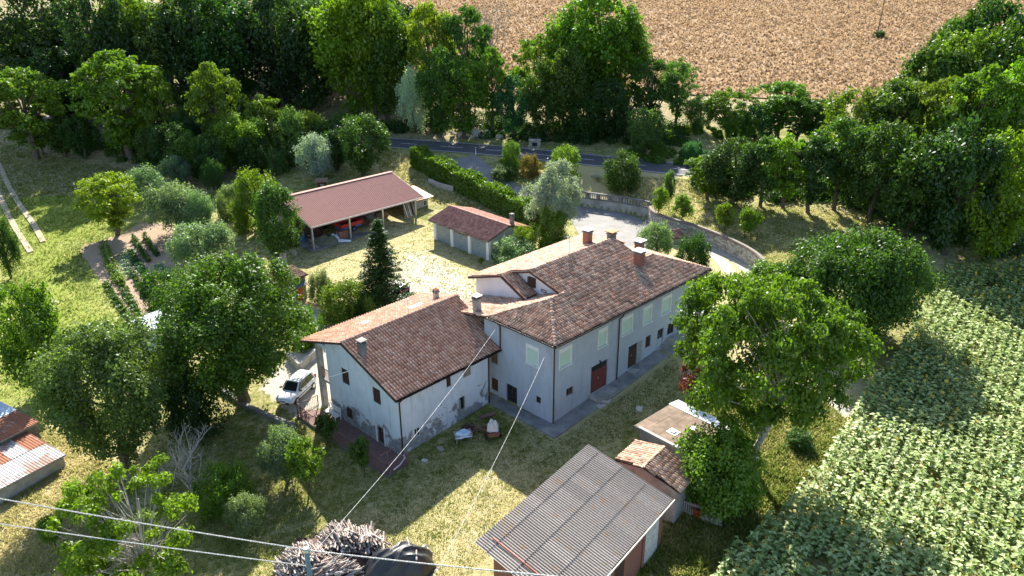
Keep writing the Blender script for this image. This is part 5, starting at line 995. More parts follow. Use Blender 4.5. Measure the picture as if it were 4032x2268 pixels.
# woods behind: (kind, u, base v, top v, half width, colour, label)
WL = [('locust',95,388,285,36,'lime','small lime tree standing alone in front of the left wood'),('locust',300,400,128,112,'bright','wide feathery locust tree at the front of the left wood'),('locust',60,400,175,100,'bright','feathery locust tree at the left edge of the photo'),
('locust',395,400,190,48,'bright','slim locust right of the wide feathery one'),('small',300,395,318,36,'bright','small bright bush at the foot of the wide locust'),('wood',190,330,60,62,'pale','pale-topped tree above the feathery locusts at left'),('locust',50,330,55,95,'bright','higher feathery tree in the upper left corner region'),('wood',340,330,-20,75,'bright','bright-crowned tree rising over the left wood'),
('tall',110,300,-60,110,'deep','dark tree in the top left corner'),('tall',440,345,5,92,'pale','tall ivy-clad tree with pale lit top left of the deep gap'),('tall',570,345,-15,95,'dark','tall dark ivy-covered tree just left of the deep gap'),('tall',250,320,-50,80,'deep','deep green tree behind the pale-topped one'),('tall',500,330,-60,90,'deep','hidden dark tree behind the ivy-clad pair'),
('locust',540,402,158,66,'bright','pointed bright locust in front of the dark trees'),('wood',602,428,285,68,'lime','lime round-crowned tree behind the fig'),('locust',670,395,240,52,'bright','feathery tree behind the lime round crown'),('wood',778,400,282,50,'lime','yellow-lit tree above the barn roof'),('wood',730,420,270,42,'pale','pale brown-green tree between two lime crowns'),
('bush',690,435,372,34,'pale','greyish half bare shrub behind the barn'),('olive',790,455,335,46,'silver','grey elder shrub behind the left end of the barn ridge'),('tall',690,345,-40,88,'deep','very dark tree in the middle of the deep gap'),('tall',770,345,0,72,'dark','dark tall tree on the right of the deep gap'),
('wood',908,440,288,64,'mid','dark round tree at the left end of the road'),('tall',885,350,-25,105,'lime','tall yellow-topped tree left of centre'),('tall',965,352,20,82,'mid','tall green tree beside the yellow-topped one'),('tall',930,335,-60,80,'yellow','yellow crown at the top behind the tall tree'),
('locust',1078,330,8,62,'yellow','thin yellow locust through which the wheat field shows'),('olive',1040,332,165,44,'white','white-leaved shrub tree at the edge of the wood'),('tall',1105,345,120,58,'mid','green tree right of the white-leaved one'),('locust',1175,335,18,62,'mid','umbrella-crowned locust left of the bare trees'),('tall',1165,348,150,64,'bright','bright-topped tree under the umbrella locust'),
('locust',1235,338,120,50,'bright','tree directly below the bare poplars'),('tall',1290,350,190,46,'bluegreen','blue-green slender tree in the middle of the road row'),('locust',1345,335,90,60,'bright','airy tree with a gap of field beside it'),('tall',1370,350,160,52,'mid','dark tree below the airy one'),('tall',1420,348,120,62,'mid','tree at the left foot of the giant poplar'),
('tall',1495,345,-38,112,'bright','giant bright green poplar-like tree at top centre'),('tall',1450,340,10,70,'bright','left shoulder tree of the giant poplar'),('tall',1560,345,40,75,'bright','right shoulder tree of the giant poplar'),('wood',1535,352,200,62,'dark','dark low tree under the giant poplar'),('wood',1470,355,240,55,'dark','dark thicket tree behind the road, centre'),
('locust',1640,335,150,62,'mid','feathery tree right of the giant poplar'),('locust',1705,320,148,45,'pale','pale-topped feathery tree beside the wheat'),('wood',1625,395,272,48,'pale','small pale tree by the road below the pale-topped one'),('wood',1762,330,240,42,'pale','pale round tree standing at the field edge'),('locust',1835,345,225,52,'bright','feathery tree right of the pale round tree'),
('wood',1860,360,280,46,'bright','bushy small tree behind the right road bend'),('locust',1965,345,205,78,'bright','broad feathery tree in front of the wheat'),('locust',2010,360,245,60,'mid','feathery tree left of the big oaks'),('bush',1905,350,262,46,'bluegreen','clump of tall reeds with blue-green blades'),('bush',1745,415,355,32,'bluegreen','blue-green shrub at the roadside'),
('wood',2060,360,250,48,'mid','small tree at the corner where wheat meets oaks')]
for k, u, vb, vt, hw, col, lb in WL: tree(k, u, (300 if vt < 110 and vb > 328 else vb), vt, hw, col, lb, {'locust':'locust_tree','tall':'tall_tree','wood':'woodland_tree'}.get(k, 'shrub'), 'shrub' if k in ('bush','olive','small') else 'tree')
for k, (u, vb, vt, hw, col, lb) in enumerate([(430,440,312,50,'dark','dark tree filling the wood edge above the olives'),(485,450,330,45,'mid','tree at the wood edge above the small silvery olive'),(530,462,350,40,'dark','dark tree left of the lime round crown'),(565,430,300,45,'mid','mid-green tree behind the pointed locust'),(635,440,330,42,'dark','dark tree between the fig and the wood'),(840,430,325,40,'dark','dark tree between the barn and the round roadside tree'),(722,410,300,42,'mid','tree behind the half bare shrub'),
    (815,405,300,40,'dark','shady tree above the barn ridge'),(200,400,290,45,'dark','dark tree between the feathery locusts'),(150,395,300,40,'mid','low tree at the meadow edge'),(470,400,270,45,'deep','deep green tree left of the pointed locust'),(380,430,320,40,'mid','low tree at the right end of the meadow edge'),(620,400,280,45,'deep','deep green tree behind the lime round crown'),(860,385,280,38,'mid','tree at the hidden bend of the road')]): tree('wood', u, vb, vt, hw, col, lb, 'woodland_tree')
# the oak wood on the right
WR = [(1785,500,385,60,'bright','front bush-like tree at the left end of the right wood'),(1850,518,335,72,'dark','dark tree second from the left of the right wood'),(1925,520,350,62,'mid','mid-green tree third from the left of the right wood'),(1985,525,325,60,'lime','lime umbrella-shaped tree in the right wood'),
(2050,535,330,70,'dark','dark tree over the small opening in the right wood'),(2120,528,300,72,'mid','oak left of the small opening, front row'),(2215,560,290,85,'mid','oak above the small sunlit opening'),(2310,600,320,95,'mid','front oak behind the dry strip'),(2420,640,300,105,'dark','front oak with dark foot near the right edge'),(2530,660,330,95,'lime','front oak at the right edge with sunlit yellow top'),
(2160,470,215,80,'bright','oak in the second row left part'),(2255,480,190,85,'mid','oak in the second row centre'),(2350,500,190,95,'bright','tall oak in the second row'),(2460,520,165,100,'bright','tall oak of the second row near the right edge'),(2560,520,150,90,'lime','second row oak cut by the right edge'),
(2330,400,110,80,'mid','oak on the slope, third row left'),(2420,400,70,85,'bright','oak on the slope, third row middle'),(2510,400,60,90,'mid','oak on the slope, third row right'),(2400,330,30,60,'mid','topmost small oak against the wheat'),(2480,330,-20,75,'dark','topmost oak near the upper right corner'),(2570,340,-20,70,'dark','oak in the upper right corner')]
for u, vb, vt, hw, col, lb in WR: tree(random.choice(('wood', 'wood', 'locust')), u, vb, vt+random.uniform(-8, 24), hw*(1.0 if vb > 490 else 1.15), col, lb, 'oak_tree')
# deeper ranks of the wood behind, dark and closed
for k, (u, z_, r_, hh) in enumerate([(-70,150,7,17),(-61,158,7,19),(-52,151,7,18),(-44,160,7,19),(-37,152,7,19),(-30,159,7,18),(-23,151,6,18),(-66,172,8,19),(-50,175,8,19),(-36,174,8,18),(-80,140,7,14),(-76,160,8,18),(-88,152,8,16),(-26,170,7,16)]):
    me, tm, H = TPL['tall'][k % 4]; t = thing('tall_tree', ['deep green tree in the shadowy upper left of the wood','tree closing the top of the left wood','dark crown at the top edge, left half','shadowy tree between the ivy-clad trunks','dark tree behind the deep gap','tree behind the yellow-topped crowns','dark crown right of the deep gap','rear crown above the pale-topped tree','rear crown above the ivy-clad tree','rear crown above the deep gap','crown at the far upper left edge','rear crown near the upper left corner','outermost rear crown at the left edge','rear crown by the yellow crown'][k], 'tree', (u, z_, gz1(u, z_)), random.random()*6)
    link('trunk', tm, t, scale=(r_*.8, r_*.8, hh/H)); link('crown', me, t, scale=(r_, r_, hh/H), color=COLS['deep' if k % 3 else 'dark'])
for k, (u, lb) in enumerate([(1222,'left bare grey poplar against the wheat field'),(1262,'right bare grey poplar against the wheat field')]): bare(u, 262, -60, 48, lb, k, 'bare_tree')
# undergrowth of the wood floor
def bushes(name, poly, n, lbl, col, s0=.6, s1=1.6):
    P = np.array(poly); q = RNG.random((n*4, 2))*(P.max(0)-P.min(0))+P.min(0); q = q[in_poly(q[:, 0], q[:, 1], P)][:n]; rng = RNG; m = 260; N = len(q); s = s0+(s1-s0)*rng.random(N)
    z = gz(q[:, 0], q[:, 1]); d = rng.normal(0, 1, (N, m, 3)); d /= np.linalg.norm(d, axis=2)[..., None]; d[..., 2] = np.abs(d[..., 2])
    pts = np.stack([q[:, 0], q[:, 1], z], -1)[:, None]+d*s[:, None, None]*(.7+.5*rng.random((N, m, 1))); V, F_ = cards(pts.reshape(-1, 3), d.reshape(-1, 3), np.full(N*m, .17), rng)
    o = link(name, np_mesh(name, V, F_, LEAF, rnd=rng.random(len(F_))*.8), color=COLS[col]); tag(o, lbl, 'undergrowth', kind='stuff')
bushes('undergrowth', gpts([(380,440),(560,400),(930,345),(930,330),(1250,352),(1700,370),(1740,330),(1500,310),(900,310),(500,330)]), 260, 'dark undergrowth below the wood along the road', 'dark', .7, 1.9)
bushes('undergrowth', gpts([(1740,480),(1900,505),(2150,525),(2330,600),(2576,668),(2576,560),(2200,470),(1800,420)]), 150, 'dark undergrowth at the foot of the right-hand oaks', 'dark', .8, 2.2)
bushes('undergrowth', gpts([(0,340),(180,380),(420,430),(560,420),(540,370),(200,330),(0,310)]), 90, 'undergrowth at the edge of the left wood', 'mid', .6, 1.5)
bushes('undergrowth', gpts([(1560,400),(1740,420),(1740,340),(1900,360),(1900,300),(1650,330)]), 60, 'scrub between the road and the wheat field', 'bright', .4, 1.1)
# hedge along the side drive: leafy skin on a long box
hp = [px(u, v) for u, v in [(1048,415),(1110,452),(1180,487),(1250,522),(1310,552),(1345,575)]]
HG = thing('hedge', 'long clipped hedge running down beside the side drive', 'hedge', tuple(hp[0])); Q = []; Nn = []
for a, b in zip(hp[:-1], hp[1:]):
    a = np.array(a)-hp[0]; b = np.array(b)-hp[0]; L_ = np.linalg.norm(b-a); n = int(L_*760); t = RNG.random(n)[:, None]; d = (b-a)/L_; nn = np.array([-d[1], d[0], 0]); sgn = RNG.random(n)
    w = 1.0; h = 2.5; s = np.where(sgn < .33, -1, np.where(sgn < .66, 1, 0)); zz = np.where(s == 0, h, RNG.random(n)*h); off = np.where(s == 0, RNG.uniform(-w, w, n), s*w)
    bul = 1+.12*np.sin(t[:, 0]*L_*1.3)+.08*RNG.normal(0, 1, n); Q.append(a+(b-a)*t+nn*(off*bul)[:, None]+np.stack([0*zz, 0*zz, zz*bul], -1)); Nn.append(nn*s[:, None]+np.array([0, 0, .6])*np.ones((n, 1)))
Q = np.concatenate(Q); V, F_ = cards(Q, np.concatenate(Nn), np.full(len(Q), .17), RNG); link('foliage', np_mesh('foliage', V, F_, LEAF, rnd=RNG.random(len(F_))*.9), HG, color=COLS['bright'])
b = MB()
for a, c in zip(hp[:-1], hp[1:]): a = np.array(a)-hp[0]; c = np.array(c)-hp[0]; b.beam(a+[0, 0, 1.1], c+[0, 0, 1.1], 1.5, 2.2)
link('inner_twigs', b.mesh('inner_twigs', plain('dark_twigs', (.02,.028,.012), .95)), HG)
# agave on the dry bank
q = px(1503, 452); ag = thing('agave_plant', 'pale agave rosette alone on the dry bank', 'agave', tuple(q))
for i in range(16):
    a = i*2.4; e = .35+.5*(i/16); b = MB(); c, s = math.cos(a), math.sin(a); L1 = .9; b.add([(c*.1-s*.06, s*.1+c*.06, .1),(c*.1+s*.06, s*.1-c*.06, .1),(c*L1*.6+s*.07, s*L1*.6-c*.07, e*.9+.1),(c*L1*.6-s*.07, s*L1*.6+c*.07, e*.9+.1),(c*L1, s*L1, e*1.1),(c*L1*.5,s*L1*.5,e*.6)], [(0,1,2,3),(3,2,4),(0,5,1)]); b.build('leaf_blade', plain('agave_leaf', (.32,.36,.27), .6) if i == 0 else bpy.data.materials['agave_leaf'], ag)
# ---------------- terrace walls round the upper lawn ----------------
def wall_run(pts, h, w, z_off=0.):
    P = np.array(pts, float); S = np.r_[0, np.cumsum(np.hypot(*np.diff(P, axis=0).T))]; return P, S
CW = thing('retaining_wall', 'grey concrete retaining wall behind the parking area', 'wall', (*WALLB[0], 0)); cb = []
P0 = np.array([WALLB[0][0], WALLB[0][1], 0])
WB_ = [np.array(p) for p in WALLB]
for a, c in zip(WB_[:-1], WB_[1:]):
    a3 = np.array([*a, 1.35])-P0; c3 = np.array([*c, 1.35])-P0; MB().beam(a3, c3, .34, 1.5).build('wall_section', CONC, CW)
BL = thing('balustrade', 'old concrete balustrade of square openings on top of the retaining wall', 'balustrade', (*WALLB[0], 0))
a = WB_[0]; S_ = 0
for a, c in zip(WB_[:-1], WB_[1:]):
    D = np.linalg.norm(c-a); d = (c-a)/D; n = max(1, int(round(D/1.75))); st_ = D/n
    MB().beam((*(a-P0[:2]), 2.98), (*(c-P0[:2]), 2.98), .34, .14).build('coping', CONC_D, BL); MB().beam((*(a-P0[:2]), 2.2), (*(c-P0[:2]), 2.2), .26, .16).build('plinth', CONC_D, BL)
    for i in range(n+1):
        p = a+d*i*st_-P0[:2]; MB().obox((*p, 2.6), (*d*.2, 0), (-d[1]*.16, d[0]*.16, 0), (0, 0, .31)).build('pier', CONC_D, BL)
        if i < n:
            for k in range(4): p = a+d*(i+.24+.175*k)*st_-P0[:2]; MB().obox((*p, 2.59), (*d*.07, 0), (-d[1]*.06, d[0]*.06, 0), (0, 0, .3)).build('baluster', CONC, BL)
CV = [np.array(p) for p in CURVE]; SWl = thing('curved_stone_wall', 'curving wall of pale cut stone with a tile coping below the upper lawn', 'wall', (*CV[0], 0)); o0 = CV[0]
Pc = np.array(CV); Sc = np.r_[0, np.cumsum(np.hypot(*np.diff(Pc, axis=0).T))]; ts_ = np.linspace(0, Sc[-1], 70); cx_ = np.interp(ts_, Sc, Pc[:, 0]); cy_ = np.interp(ts_, Sc, Pc[:, 1])
k5 = np.ones(9)/9; cx_ = np.convolve(np.pad(cx_, 4, 'edge'), k5, 'valid'); cy_ = np.convolve(np.pad(cy_, 4, 'edge'), k5, 'valid'); Sx = np.r_[0, np.cumsum(np.hypot(np.diff(cx_), np.diff(cy_)))]
zb_ = np.minimum(gz(cx_-.0, cy_-1.0), gz(cx_+.5, cy_-1.)); tz_ = np.interp(np.linspace(0, 1, 70), [0, .3, 1], [2.5, 2.6, 2.75])
b = MB()
for i in range(69): b.beam((cx_[i]-o0[0], cy_[i]-o0[1], (tz_[i]-.1+0)/2-.0+.1), (cx_[i+1]-o0[0], cy_[i+1]-o0[1], (tz_[i+1]-.1)/2+.1), .36, tz_[i]+.2)
b.build('wall_core', MORTAR, SWl)
sv = [(-1,-1,-1),(1,-1,-1),(1,1,-1),(-1,1,-1),(-.86,-.9,1.),(.86,-.9,1.),(.86,.9,1.),(-.86,.9,1.)]; sf = [(4,5,6,7),(0,1,5,4),(1,2,6,5),(2,3,7,6),(3,0,4,7)]
fr = []
L_ = Sx[-1]; rows_ = 11
for j in range(rows_):
    s = random.random()*.3
    while s < L_-.2:
        wl = random.uniform(.28, .55); c = s+wl/2; x = np.interp(c, Sx, cx_); y = np.interp(c, Sx, cy_); x2 = np.interp(min(c+.2, L_), Sx, cx_); y2 = np.interp(min(c+.2, L_), Sx, cy_); x1 = np.interp(c-.2, Sx, cx_); y1 = np.interp(c-.2, Sx, cy_)
        d = np.array([x2-x1, y2-y1]); d /= np.linalg.norm(d); n = np.array([d[1], -d[0]]); 
        top = np.interp(c, Sx, tz_)-.1; z = top-.09-j*.17
        if z > .5: fr.append(M4((*d*(wl/2-.015), 0), (0, 0, random.uniform(.068, .08)), (*n*random.uniform(.03, .06), 0), (x-o0[0]+n[0]*.185, y-o0[1]+n[1]*.185, z)))
        s += wl
pos = np.array([m[:3, 3] for m in fr])+[o0[0], o0[1], 0]
split_parts(sv, sf, fr, 'stone', 'stonework', STONE, SWl, np.linalg.norm(pos-CAM, axis=1))
tv, tf = tile_geo(.2, .55, .07, 4, .9); fr = []
s = 0
while s < L_:
    x = np.interp(s, Sx, cx_); y = np.interp(s, Sx, cy_); x2 = np.interp(min(s+.2, L_), Sx, cx_); y2 = np.interp(min(s+.2, L_), Sx, cy_); x1 = np.interp(max(s-.2,0), Sx, cx_); y1 = np.interp(max(s-.2,0), Sx, cy_); d = np.array([x2-x1, y2-y1]); d /= np.linalg.norm(d); n = np.array([-d[1], d[0]])
    fr.append(M4((*d, 0), (*n, .12), (0, 0, 1), (x-o0[0]-n[0]*.27, y-o0[1]-n[1]*.27, np.interp(s, Sx, tz_)+.0))); s += .21
split_parts(tv, tf, fr, 'coping_tile', 'coping_tiles', TILE_G, SWl, np.array([np.linalg.norm(m[:3, 3]) for m in fr]))
# low wall with brick coping beside the bushes, low walls by the drive
def low_wall(name, label, line, h, w, mat, cap=None, dz=0.):
    pts = [px(u, v) for u, v in line]; o = thing(name, label, 'wall', tuple(pts[0])); 
    for a, c in zip(pts[:-1], pts[1:]):
        a = np.array(a)-pts[0]; c = np.array(c)-pts[0]; MB().beam(a+[0, 0, h/2-.2+dz], c+[0, 0, h/2-.2+dz], w, h+.4).build('wall_section', mat, o)
        if cap:
            n = max(1, int(np.linalg.norm(c-a)/.5))
            for i in range(n): MB().beam(a+(c-a)*i/n+[0, 0, h+.03+dz], a+(c-a)*(i+.96)/n+[0, 0, h+.03+dz], w+.1, .07).build('coping_tile', cap, o)
    return o
low_wall('garden_wall', 'low wall with red brick coping along the bright mound and gravel drive', [(768,775),(800,787),(840,803),(880,822)], .65, .3, CONC, BRICK)
low_wall('planter_wall', 'pale concrete planter wall behind the white car', [(725,905),(755,935),(800,895)], .8, .25, CONC)
low_wall('kerb_wall', 'low crumbling stone kerb below the parked white car', [(560,985),(620,1025),(680,1052),(745,1078)], .3, .35, CONC_D)
low_wall('bank_wall', 'short leaning concrete slabs set in the bank under the hedge', [(1078,462),(1108,474),(1140,482)], .8, .15, CONC)
q = px(1345, 368); ps = thing('stone_box', 'grey stone culvert box on the far roadside', 'culvert', tuple(q)); MB().box(-.9,.9,-.4,.4,0,1.).build('box_body', CONC, ps); MB().box(-1,1,-.5,.5,1.,1.12).build('lid', CONC, ps); MB().box(-.4,.4,-.42,-.401,.1,.7).build('opening', BLACK, ps)
q = px(1197, 390); ps = thing('marker_post', 'slim white marker post at the mouth of the side drive', 'post', tuple(q)); MB().box(-.06,.06,-.04,.04,0,1.2).build('post_body', WHITE, ps); MB().box(-.062,.062,-.042,.042,.9,1.05).build('reflector_band', BLACK, ps)
# rocks on the far bank
rk = thing('rock_pile', 'heap of pale boulders on the shaded bank across the road', 'rocks', tuple(px(1195, 345)))
rv = np.array([(-1,0,0),(0,-1,0),(1,0,.1),(0,1,0),(0,0,.8),(-.6,-.6,.4),(.6,-.5,.5),(.5,.6,.4),(-.5,.6,.5),(0,0,-.3)]); rf = [(0,5,4),(5,1,4),(1,6,4),(6,2,4),(2,7,4),(7,3,4),(3,8,4),(8,0,4),(0,1,5),(1,2,6),(2,3,7),(3,0,8)]
rm = bpy.data.meshes.new('rock'); rm.from_pydata([tuple(v) for v in rv], [], rf); rm.materials.append(STONE)
for i in range(26): link('rock', rm, rk, loc=(random.gauss(0, 2.6), random.gauss(0, .7), random.uniform(0, .7)), rot=(random.random(), random.random(), random.random()*6), scale=[random.uniform(.35, .8)]*3)
# ---------------- vegetable garden ----------------
def veg_row(label, a, b, h, w, col, poles=False, name='vegetable_row', n_per=130):
    p = px(*a); q = px(*b); L_ = np.linalg.norm(q-p); t = thing(name, label, 'vegetables', tuple(p)); n = int(L_*n_per); s = RNG.random(n)[:, None]; d = (q-p); nn = np.array([-d[1], d[0], 0])/L_
    clump = .65+.35*np.sin(s[:, 0]*L_*5); P_ = d*s+nn*RNG.normal(0, w*.4, n)[:, None]+np.stack([np.zeros(n), np.zeros(n), RNG.random(n)*h*clump], -1); V, F_ = cards(P_, np.tile([0, 0, 1.], (n, 1)), np.full(n, .13), RNG)
    link('leaves', np_mesh('leaves', V, F_, LEAF, rnd=RNG.random(len(F_))), t, color=COLS[col])
    if poles:
        for i in range(int(L_/.8)+1): r = d*min(1, i*.8/L_); MB().tube([tuple(r), tuple(r+np.array([random.gauss(0,.08), random.gauss(0,.08), h+.25]))], .02, 5).build('cane', WOOD_G, t)
for i, (lb, a, b, h, w, c, pl) in enumerate([('leftmost bushy row of tall beans in the garden',(262,620),(285,690),1.1,.7,'bright',True),('lower part of the bushy bean row beside the courgettes',(285,680),(300,715),1.,.8,'lime',True),('row of blue-green cabbages beside the beans',(305,640),(330,700),.4,.8,'silver',False),('dark courgette row in the middle of the garden',(325,632),(362,690),.5,.7,'bluegreen',False),('staked tomato row third from the right',(335,600),(375,660),.8,.35,'mid',True),('short tomato row at the right of the garden',(365,600),(397,645),1.,.4,'mid',True),
    ('lower left low row of plants next to the meadow',(265,712),(328,812),.4,.5,'mid',False),('lower middle low row of plants',(297,700),(350,800),.45,.55,'mid',False),('lower right staked row near the laurel',(335,690),(372,750),.7,.4,'mid',True),('pale leaf patch at the right of the garden',(395,668),(440,692),.3,.7,'silver',False)]): veg_row(lb, a, b, h, w, c, pl)
# ---------------- cars ----------------
def car(label, p, yaw, paint, name='parked_car', rails=True):
    t = thing(name, label, 'car', tuple(p), yaw); L_, W_ = 3.85, 1.66
    # stations along x (front = +x): x, half width at sill, waist z, roof/bonnet z, half width top
    lo = [(-1.90,.66,.42,.80),(-1.82,.76,.30,.92),(-1.3,.82,.24,.95),(-.3,.83,.24,.93),(.7,.83,.24,.90),(1.2,.81,.26,.84),(1.65,.76,.28,.72),(1.88,.66,.32,.60),(1.95,.5,.40,.5)]
    b = MB(); n = 8; vs = []
    for x, hw, z0, z1 in lo: vs += [(x, -hw*.9, z0), (x, -hw, z0+.12), (x, -hw, z0+(z1-z0)*.65), (x, -hw*.9, z1), (x, hw*.9, z1), (x, hw, z0+(z1-z0)*.65), (x, hw, z0+.12), (x, hw*.9, z0)]
    f = [(i*n+k, i*n+(k+1) % n, (i+1)*n+(k+1) % n, (i+1)*n+k) for i in range(len(lo)-1) for k in range(n)]+[tuple(range(n)), tuple((len(lo)-1)*n+k for k in range(n))[::-1]]
    b.add(vs, f); me = b.mesh('body', paint, True); body = link('body', me, t)
    cab = [(-1.86,.68,.9,.6,.93),(-1.62,.74,.9,.56,1.40),(-1.1,.76,.92,.58,1.5),(-.2,.77,.9,.6,1.52),(.25,.77,.9,.58,1.46),(1.0,.74,.84,.66,.87)]
    vs = []
    for x, h0, z0, h1, z1 in cab: vs += [(x,-h0,z0-.03),(x,-h1,z1-.04),(x,-h1*.85,z1),(x,h1*.85,z1),(x,h1,z1-.04),(x,h0,z0-.03)]
    N = 6; f = [(i*N+k, i*N+k+1, (i+1)*N+k+1, (i+1)*N+k) for i in range(len(cab)-1) for k in range(N-1)]+[(0,1,2,3,4,5), tuple(30+k for k in (5,4,3,2,1,0))]
    g = MB().add(vs, f); link('cabin', g.mesh('cabin', paint, False), t)
    def sheet4(q, name, m, th=.012):
        q = [np.array(c, float) for c in q]; nn = np.cross(q[1]-q[0], q[3]-q[0]); nn /= np.linalg.norm(nn); b = MB(); b.add([tuple(c+nn*th) for c in q]+[tuple(c-nn*.01) for c in q], [(0,1,2,3),(4,7,6,5),(0,4,5,1),(1,5,6,2),(2,6,7,3),(3,7,4,0)]); return b.build(name, m, t)
    sheet4([(.93,-.6,.93),(.93,.6,.93),(.36,.5,1.41),(.36,-.5,1.41)], 'windscreen', GLASS)
    sheet4([(-1.8,.55,1.03),(-1.8,-.55,1.03),(-1.66,-.46,1.33),(-1.66,.46,1.33)], 'rear_window', GLASS)
    for s in (-1, 1):
        A = [(.78,s*.765,.94),(-.3,s*.79,.94),(-.3,s*.635,1.43),(.3,s*.63,1.39)]; Bq = [(-.38,s*.79,.94),(-1.45,s*.775,.96),(-1.3,s*.62,1.38),(-.38,s*.635,1.43)]
        for q in (A, Bq): sheet4(q if s > 0 else q[::-1], 'side_window', GLASS, .02)
        MB().box(.62,.8,s*.84,s*.84+s*.14,.93,1.05).build('wing_mirror', BLACK, t); MB().box(-1.2,1.1,s*.832,s*.846,.5,.56).build('side_strip', BLACK, t); MB().box(-.28,-.1,s*.815,s*.84,.76,.8).build('door_handle', BLACK, t)
        for x in (-1.2, 1.22):
            wh = MB().tube([(x,s*.68,.3),(x,s*.86,.3)], .3, 16).build('wheel', BLACK, t); MB().tube([(x,s*.861,.3),(x,s*.872,.3)], .19, 12).build('rim', CHROME, wh)
        sheet4([(1.86,s*.68,.5),(1.93,s*.42,.5),(1.8,s*.42,.66),(1.68,s*.68,.7)][::(1 if s < 0 else -1)], 'headlight', HEADL, .03); MB().box(-1.88,-1.78,s*.62,s*.74,.72,1.1).build('tail_light', REDP, t)
        if rails: MB().tube([(.1,s*.5,1.55),(-1.2,s*.48,1.55)], .018, 5).build('roof_rail', BLACK, t)
    if rails:
        for x in (0., -1.0): MB().box(x-.025,x+.025,-.55,.55,1.55,1.58).build('roof_bar', BLACK, t)
    MB().box(1.92,1.99,-.55,.55,.3,.36).build('front_bumper', BLACK, t); MB().box(1.9,1.965,-.22,.22,.48,.54).build('grille', BLACK, t); MB().box(1.985,2.0,-.24,.24,.36,.46).build('number_plate', WHITE, t); return t
f_ = px(722, 1022); r_ = px(772, 968); ya_ = math.atan2(f_[1]-r_[1], f_[0]-r_[0]); m_ = (f_+r_)/2; m_[2] = gz1(m_[0], m_[1])+.02
car('small white hatchback with roof bars parked left of the loggia', m_, ya_, CARW)
m_ = px(985, 742); car('dark red car almost hidden behind the spruce in the yard', m_, 2.6, CARD, rails=False)
# ---------------- things stored in the barn ----------------
def inb(x, y, z=.3): return tuple((BW@[x, y, z, 1])[:3])
tr = thing('farm_trailer', 'orange-red farm trailer with blue chassis inside the barn', 'trailer', inb(7.2, 3.1), BYAW)
b = MB(); b.box(-1.6,1.6,-.9,-.84,.8,1.25); b.box(-1.6,1.6,.84,.9,.8,1.25); b.box(-1.6,-1.54,-.839,.839,.8,1.25); b.box(1.54,1.6,-.839,.839,.8,1.25); b.build('trailer_sides', REDP, tr); MB().box(-1.53,1.53,-.83,.83,.72,.82).build('trailer_bed', WOOD_D, tr); MB().box(-1.5,1.5,-.7,.7,.5,.71).build('chassis', BLUEP, tr)
for s in (-1,1): wh = MB().tube([(.2,s*.78,.36),(.2,s*.98,.36)], .36, 14).build('wheel', BLACK, tr); MB().tube([(.2,s*.985,.36),(.2,s*1.0,.36)], .16, 10).build('rim', BLUEP, wh)
MB().beam((1.6,0,.55),(2.6,0,.5),.1,.1).build('drawbar', BLUEP, tr)
tr = thing('tipping_cart', 'second red cart deeper under the barn roof', 'cart', inb(5.2, 6.4), BYAW+.1); MB().box(-1.1,1.1,-.7,.7,.8,1.6).build('cart_body', REDP, tr); MB().box(-1,1,-.6,.6,.5,.79).build('chassis', BLACK, tr)
for s in (-1,1): MB().tube([(0,s*.66,.35),(0,s*.82,.35)], .35, 12).build('wheel', BLACK, tr)
def heap(name, label, cat, loc, sx, sy, h, mat, seed, part='folded_sheet', rz=0.):
    rng = random.Random(seed); t = thing(name, label, cat, loc, rz); n = 12; b = MB(); V = []
    for j in range(n+1):
        for i in range(n+1):
            x, y = i/n*2-1, j/n*2-1; r = max(0, 1-(abs(x)**2.6+abs(y)**2.6)); V.append((x*sx, y*sy, h*(r**.5)*(.72+.28*math.sin(4*x+seed)*math.cos(5*y))+rng.uniform(-.06, .06)*h*1.5))
    b.add(V, [(j*(n+1)+i, j*(n+1)+i+1, (j+1)*(n+1)+i+1, (j+1)*(n+1)+i) for j in range(n) for i in range(n)]); b.build(part, mat, t); return t
heap('canvas_heap', 'heap covered with olive canvas at the left front of the barn', 'tarpaulin', inb(2.6, 1.3), 1.5, 1.0, .95, CLOTHG, 2); heap('sheet_heap', 'pale blue covered heap beside the olive canvas', 'tarpaulin', inb(4.0, 1.4), .6, .6, .8, CLOTHB, 3)
cb = thing('board_crate', 'crate clad with weathered red boards in the barn', 'crate', inb(5.0, 1.3), BYAW)
for i in range(5): MB().box(-.6+i*.25,-.38+i*.25,-.35,-.31,0,.95).build('board', BRICK, cb)
MB().box(-.6,.62,-.3,.35,0,.92).build('crate_body', WOOD_M, cb)
heap('plastic_sheet', 'crumpled white plastic sheet on the barn edge', 'plastic sheet', inb(4.3, .35), 1.1, .4, .2, TINW, 5)
for k in range(4):
    pt_ = thing('pallet', ['grey pallet leaning in a jumble at the barn corner','flat pallet under the jumble at the barn corner','tilted pallet second in the barn corner','pallet standing at the back of the barn corner'][k], 'pallet', inb(.9+.35*k, .9+.8*k, .32+.1*k), BYAW+.4*k); pt_.rotation_euler = (.5*k % .9, .3, BYAW+.4*k)
    for i in range(6): MB().box(-.5+i*.18,-.4+i*.18,-.5,.5,.1,.125).build('slat', WOOD_G, pt_)
    for y in (-.45,0,.4): MB().box(-.5,.5,y,y+.06,0,.098).build('bearer', WOOD_G, pt_)
for k, (x, y, s) in enumerate([(9.5,4,1.2),(11.4,5,1.1),(13,4,1.),(3,5,1.2)]): heap('junk_heap', ['dark farm junk right of the trailer','dark machinery under a cover in the middle bay','low dark heap in the right bay','dark heap at the back of the left bay'][k], 'junk', inb(x, y), 1.1*s, .9*s, 1.2*s, [WOOD_D, CONC_D, WOOD_M, WOOD_D][k], 10+k, 'junk_cover')
